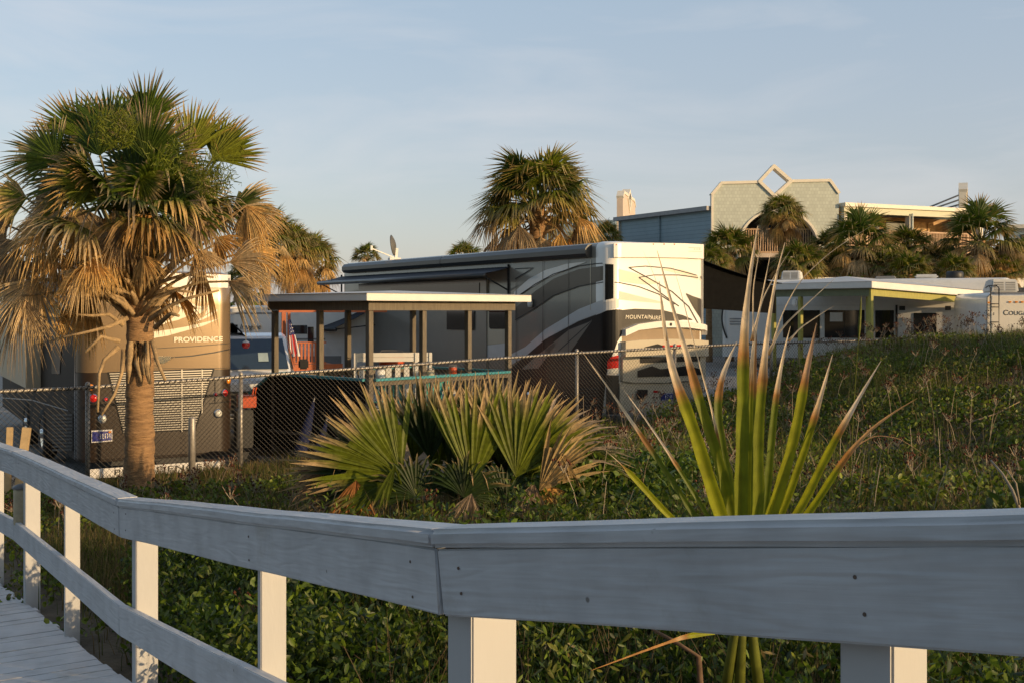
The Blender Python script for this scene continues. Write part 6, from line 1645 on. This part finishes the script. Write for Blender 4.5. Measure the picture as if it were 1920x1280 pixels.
V, Q, T, Cc = merge(parts)
tag(np_mesh('grass', V, Q, T, Cc, M['grass']), kind='stuff')
# dead stems with rusty seed heads
sm = MB(); r = random.Random(77)
RUST = [(.10, .038, .02), (.14, .055, .03), (.08, .035, .022)]; PALE = [(.34, .27, .19), (.26, .2, .14), (.4, .33, .24)]
def stem(p, h, lean, head=True, rad=.004, col=None):
    c = col or r.choice(PALE); q = [p + Vector((lean[0] * t * t, lean[1] * t * t, h * t)) for t in (0, .35, .7, 1)]
    sm.tube(q, [rad, rad, rad * .8, rad * .6], 3, c, cap=False)
    if head:
        hc = jit(r.choice(RUST), .3, r)
        for k in range(r.randint(8, 16)):
            a = r.uniform(0, 6.28); o_ = Vector((math.cos(a) * r.uniform(.02, .10), math.sin(a) * r.uniform(.02, .10), r.uniform(.0, .09))); e = q[-1] + o_
            sm.tube([q[-1] - Z * .04, e], .0025, 3, c, cap=False)
            b = r.uniform(.008, .016); sm.add([e + Vector((b, 0, 0)), e + Vector((-b, 0, 0)), e + Vector((0, b, 0)), e + Vector((0, -b, 0)), e + Vector((0, 0, b)), e - Vector((0, 0, b))],
                   [(0, 2, 4), (2, 1, 4), (1, 3, 4), (3, 0, 4), (2, 0, 5), (1, 2, 5), (3, 1, 5), (0, 3, 5)], hc)
for i in range(420):
    d = 7 + 18 * r.random() ** .7; px = r.uniform(1080, 1980); X = (px - 960) / F * d
    if d > fence_d(X) - .2: continue
    stem(Vector((X, d, G(X, d))), r.uniform(.25, .75), (r.uniform(-.2, .2), r.uniform(-.2, .2)), r.random() < .62)
for i in range(60):
    d = 22 + 3.4 * r.random(); px = r.uniform(1540, 1860); X = (px - 960) / F * d
    if d > fence_d(X) - .15: continue
    stem(Vector((X, d, G(X, d))), r.uniform(.35, .75), (r.uniform(-.2, .2), 0), True)
for i in range(150):
    d = 3.4 + 5 * r.random(); px = r.uniform(520, 2000); X = (px - 960) / F * d
    if X < -.2 and d < 3.4 - 1.7 * (X + .2): continue
    stem(Vector((X, d, G(X, d))), r.uniform(.3, .75), (r.uniform(-.3, .3), r.uniform(-.3, .3)), r.random() < .10, .0022, jit((.10, .075, .045), .3, r))
for i in range(110):
    d = 8 + 7 * r.random(); px = r.uniform(0, 640); X = (px - 960) / F * d
    if d > fence_d(X) or d < 5. + 1.6 * (-X - 1.2): continue
    stem(Vector((X, d, G(X, d))), r.uniform(.1, .4), (r.uniform(-.2, .2), 0), r.random() < .6, .003)
tag(sm.build('dry_stems', M['stalk'], None), kind='stuff')
# single plants one can point at
def reed(px0, py0, px1, py1, d, label):
    a, b = P(px0, py0, d), P(px1, py1, d * .98); g_ = G(a.x, a.y); a.z = g_
    e = empty('tall_reed', a, 0, label, 'reed'); b = b - a
    mb = MB(); mb.tube([Vector((0, 0, 0)), b * .5 + Vector((-.012, 0, 0)), b], [.007, .006, .002], 5, (.14, .16, .03)); mb.build('stem', M['grass'], e)
    mb = MB(); mb.tube([b * .80, b * .86, b * .94, b], [.004, .015, .011, .002], 6, (.20, .22, .05)); mb.build('seed_head', M['grass'], e)
reed(1590, 760, 1615, 555, 10., 'single tall green reed rising against the trailer windows beside the carport post')
def twig(name, pts, d, rad, label, col, forks=()):
    a = P(*pts[0], d); a.z = min(a.z, G(a.x, a.y) + .02) if not (forks or 'vine' in name) else a.z
    o0 = Vector((a.x, a.y, a.z)); mb = MB()
    q = [P(x, y, d + .05 * i) - o0 for i, (x, y) in enumerate(pts)]; q[0] = Vector((0, 0, 0)); mb.tube(q, [rad * (1 - .6 * i / (len(q) - 1)) for i in range(len(q))], 6, col)
    for f in forks: mb.tube([P(x, y, d) - o0 for x, y in f], [rad * .6, rad * .5, rad * .3][:len(f)], 5, col)
    o = mb.build(name, M['stalk'], None, loc=o0, smooth=True); tag(o, label, 'twig')
twig('dead_twig', [(1914, 960), (1898, 918), (1880, 888), (1858, 862)], 3.6, .007, 'bare grey twig sticking up behind the railing at far right', (.3, .26, .2), [[(1912, 945), (1905, 905), (1888, 880)]])
twig('dead_branch', [(1345, 1255), (1310, 1230), (1270, 1205), (1222, 1178)], 3.4, .011, 'bare brown branch slanting under the right railing board', (.16, .10, .06))
twig('dry_vine', [(1790, 805), (1830, 787), (1870, 774), (1912, 752)], 14., .012, 'long tan vine stem arching across the dune at right', (.3, .22, .14))
# leafy shrubs one can tell apart
def shrub(name, px, py, d, h, wd, n, size, cols, label, asp=.75):
    p = P(px, py, d); p.z = G(p.x, p.y); e = empty(name, p, 0, label, 'shrub'); rr = np.random.default_rng(int(px)); top = h
    k = max(4, n // 16); ang = rr.uniform(0, 6.28, k); tip = np.stack([np.cos(ang) * wd * .5 * rr.random(k), np.sin(ang) * wd * .5 * rr.random(k), h * rr.uniform(.55, 1, k)], 1)
    mb = MB()
    for t in tip: mb.tube([Vector((0, 0, -.05)), Vector(t) * .5 + Vector((0, 0, .1 * h)), Vector(t)], [.008, .006, .003], 4, (.09, .07, .035))
    mb.build('stems', M['stalk'], e)
    idx = rr.integers(0, k, n); u = rr.uniform(.45, 1.05, n)[:, None]; C = tip[idx] * u + rr.normal(0, .035, (n, 3)); C[:, 2] = np.maximum(C[:, 2], .02)
    v, q, c = rot_leaves(C, size * rr.uniform(.6, 1.2, n), pal(n, cols, .3, rr), .4, asp, .2, rr); np_mesh('leaves', v, q, None, c, M['leaf'], e)
YGL = [(.16, .20, .025), (.12, .17, .02), (.2, .22, .04)]
shrub('beach_shrub', 1760, 1290, 3.0, .36, .5, 60, .075, YGL, 'round leaved yellow green sprig under the rightmost railing post', .8)
shrub('beach_shrub', 1510, 1300, 3.3, .34, .5, 44, .075, YGL, 'small yellow green sprig under the right railing board, left of its post', .8)
shrub('beach_shrub', 1925, 850, 7.5, .85, .8, 260, .12, [(.09, .13, .02), (.12, .16, .03), (.07, .10, .02)], 'broad leaved bush cut by the right edge of the dune', .85)
shrub('beach_shrub', 790, 960, 9.4, .42, .22, 60, .12, YGL, 'bright green leafy weed in front of the palmetto clump', .4)
shrub('beach_shrub', 1080, 900, 10.5, .6, .9, 420, .08, [(.09, .14, .015), (.12, .17, .02)], 'bright green bush right of the palmetto clump', .6)
# distant scrub behind the lot
parts = []
x = nrg.uniform(-60, 70, 900); y = nrg.uniform(72, 82, 900); n = 22
C = np.stack([np.repeat(x, n) + nrg.normal(0, .8, len(x) * n), np.repeat(y, n) + nrg.normal(0, .8, len(x) * n), np.repeat(nrg.uniform(0, 2.6, len(x)), n) + nrg.normal(0, .4, len(x) * n)], 1)
v, q, c = rot_leaves(C, nrg.uniform(.3, .7, len(C)), pal(len(C), LG_), .5); tag(np_mesh('treeline', v, q, None, c, M['leaf']), kind='stuff')
x, y = nrg.uniform(11, 26, 260), nrg.uniform(44, 47, 260); n = 40
C = np.stack([np.repeat(x, n) + nrg.normal(0, .4, len(x) * n), np.repeat(y, n) + nrg.normal(0, .4, len(x) * n), np.repeat(nrg.uniform(.2, 3.3, len(x)), n) + nrg.normal(0, .25, len(x) * n)], 1)
v, q, c = rot_leaves(C, nrg.uniform(.2, .45, len(C)), pal(len(C), LG_[:4]), .5, .3); tag(np_mesh('undergrowth', v, q, None, c, M['leaf']), kind='stuff')

# ------------------------------------------------------------------ light, sky, camera
SAZ = math.atan2(-.54, .84); SEL = R(10)         # sun: low, from the right and a little behind the camera
sdir = Vector((math.cos(SAZ) * math.cos(SEL), math.sin(SAZ) * math.cos(SEL), math.sin(SEL)))
ld = bpy.data.lights.new('sun', 'SUN'); ld.energy = 4.2; ld.angle = R(.5); ld.color = (1., .70, .38)
lo_ = bpy.data.objects.new('sun', ld); COL.objects.link(lo_); lo_.rotation_euler = (-sdir).to_track_quat('-Z', 'Y').to_euler(); lo_.location = (20, -10, 20)
w = bpy.data.worlds.new('World'); sc.world = w; w.use_nodes = True
nt = w.node_tree; N = nt.nodes; L = nt.links; bg_ = N['Background']
sky = N.new('ShaderNodeTexSky'); sky.sky_type = 'NISHITA'; sky.sun_disc = False; sky.sun_elevation = SEL
sky.sun_rotation = math.atan2(sdir.x, sdir.y); sky.air_density = 1.0; sky.dust_density = 1.2; sky.ozone_density = 1.5
tc = N.new('ShaderNodeTexCoord'); mp = N.new('ShaderNodeMapping'); mp.inputs['Scale'].default_value = (2.2, 2.2, 9.5); mp.inputs['Rotation'].default_value = (0, .12, .3)
L.new(tc.outputs['Generated'], mp.inputs['Vector'])
n1 = N.new('ShaderNodeTexNoise'); n1.inputs['Scale'].default_value = 1.6; n1.inputs['Detail'].default_value = 9; n1.inputs['Roughness'].default_value = .55; n1.inputs['Distortion'].default_value = .6
L.new(mp.outputs[0], n1.inputs['Vector'])
cr = N.new('ShaderNodeValToRGB'); cr.color_ramp.elements[0].position = .46; cr.color_ramp.elements[1].position = .82
cr.color_ramp.elements[0].color = (0, 0, 0, 1); cr.color_ramp.elements[1].color = (.42, .42, .42, 1)
L.new(n1.outputs['Fac'], cr.inputs['Fac'])
# pale veil added to brighten only the sky ahead, then streaks of cirrus
sx_ = N.new('ShaderNodeSeparateXYZ'); L.new(tc.outputs['Generated'], sx_.inputs[0])
mr = N.new('ShaderNodeMapRange'); mr.interpolation_type = 'SMOOTHSTEP'; mr.inputs[1].default_value = -.35; mr.inputs[2].default_value = .6; mr.inputs[3].default_value = .04; mr.inputs[4].default_value = .46
L.new(sx_.outputs[1], mr.inputs[0])
vz = N.new('ShaderNodeMapRange'); vz.inputs[1].default_value = .0; vz.inputs[2].default_value = .32; L.new(sx_.outputs[2], vz.inputs[0])
vc = N.new('ShaderNodeMixRGB'); vc.inputs['Color1'].default_value = (5.0, 4.5, 4.9, 1); vc.inputs['Color2'].default_value = (4.1, 5.0, 6.0, 1); L.new(vz.outputs[0], vc.inputs['Fac'])
mv = N.new('ShaderNodeMixRGB'); L.new(mr.outputs[0], mv.inputs['Fac']); L.new(sky.outputs[0], mv.inputs['Color1']); L.new(vc.outputs[0], mv.inputs['Color2'])
mx = N.new('ShaderNodeMixRGB'); mx.inputs['Color2'].default_value = (5.4, 5.2, 5.2, 1)
L.new(cr.outputs['Color'], mx.inputs['Fac']); L.new(mv.outputs[0], mx.inputs['Color1']); L.new(mx.outputs[0], bg_.inputs['Color'])
bg_.inputs['Strength'].default_value = .15
sc.view_settings.view_transform = 'Standard'; sc.view_settings.look = 'None'; sc.view_settings.exposure = 0.; sc.view_settings.gamma = 1
cam = bpy.data.cameras.new('camera'); co = bpy.data.objects.new('camera', cam); COL.objects.link(co)
co.location = (0, 0, CZ); co.rotation_euler = (R(90), 0, 0)
cam.sensor_width = 36; cam.lens = F / 1920 * 36; cam.shift_y = -(640 - HZ) / 1920; cam.clip_end = 4000; cam.clip_start = .05
sc.camera = co
sc.cycles.max_bounces = 6; sc.cycles.transparent_max_bounces = 8
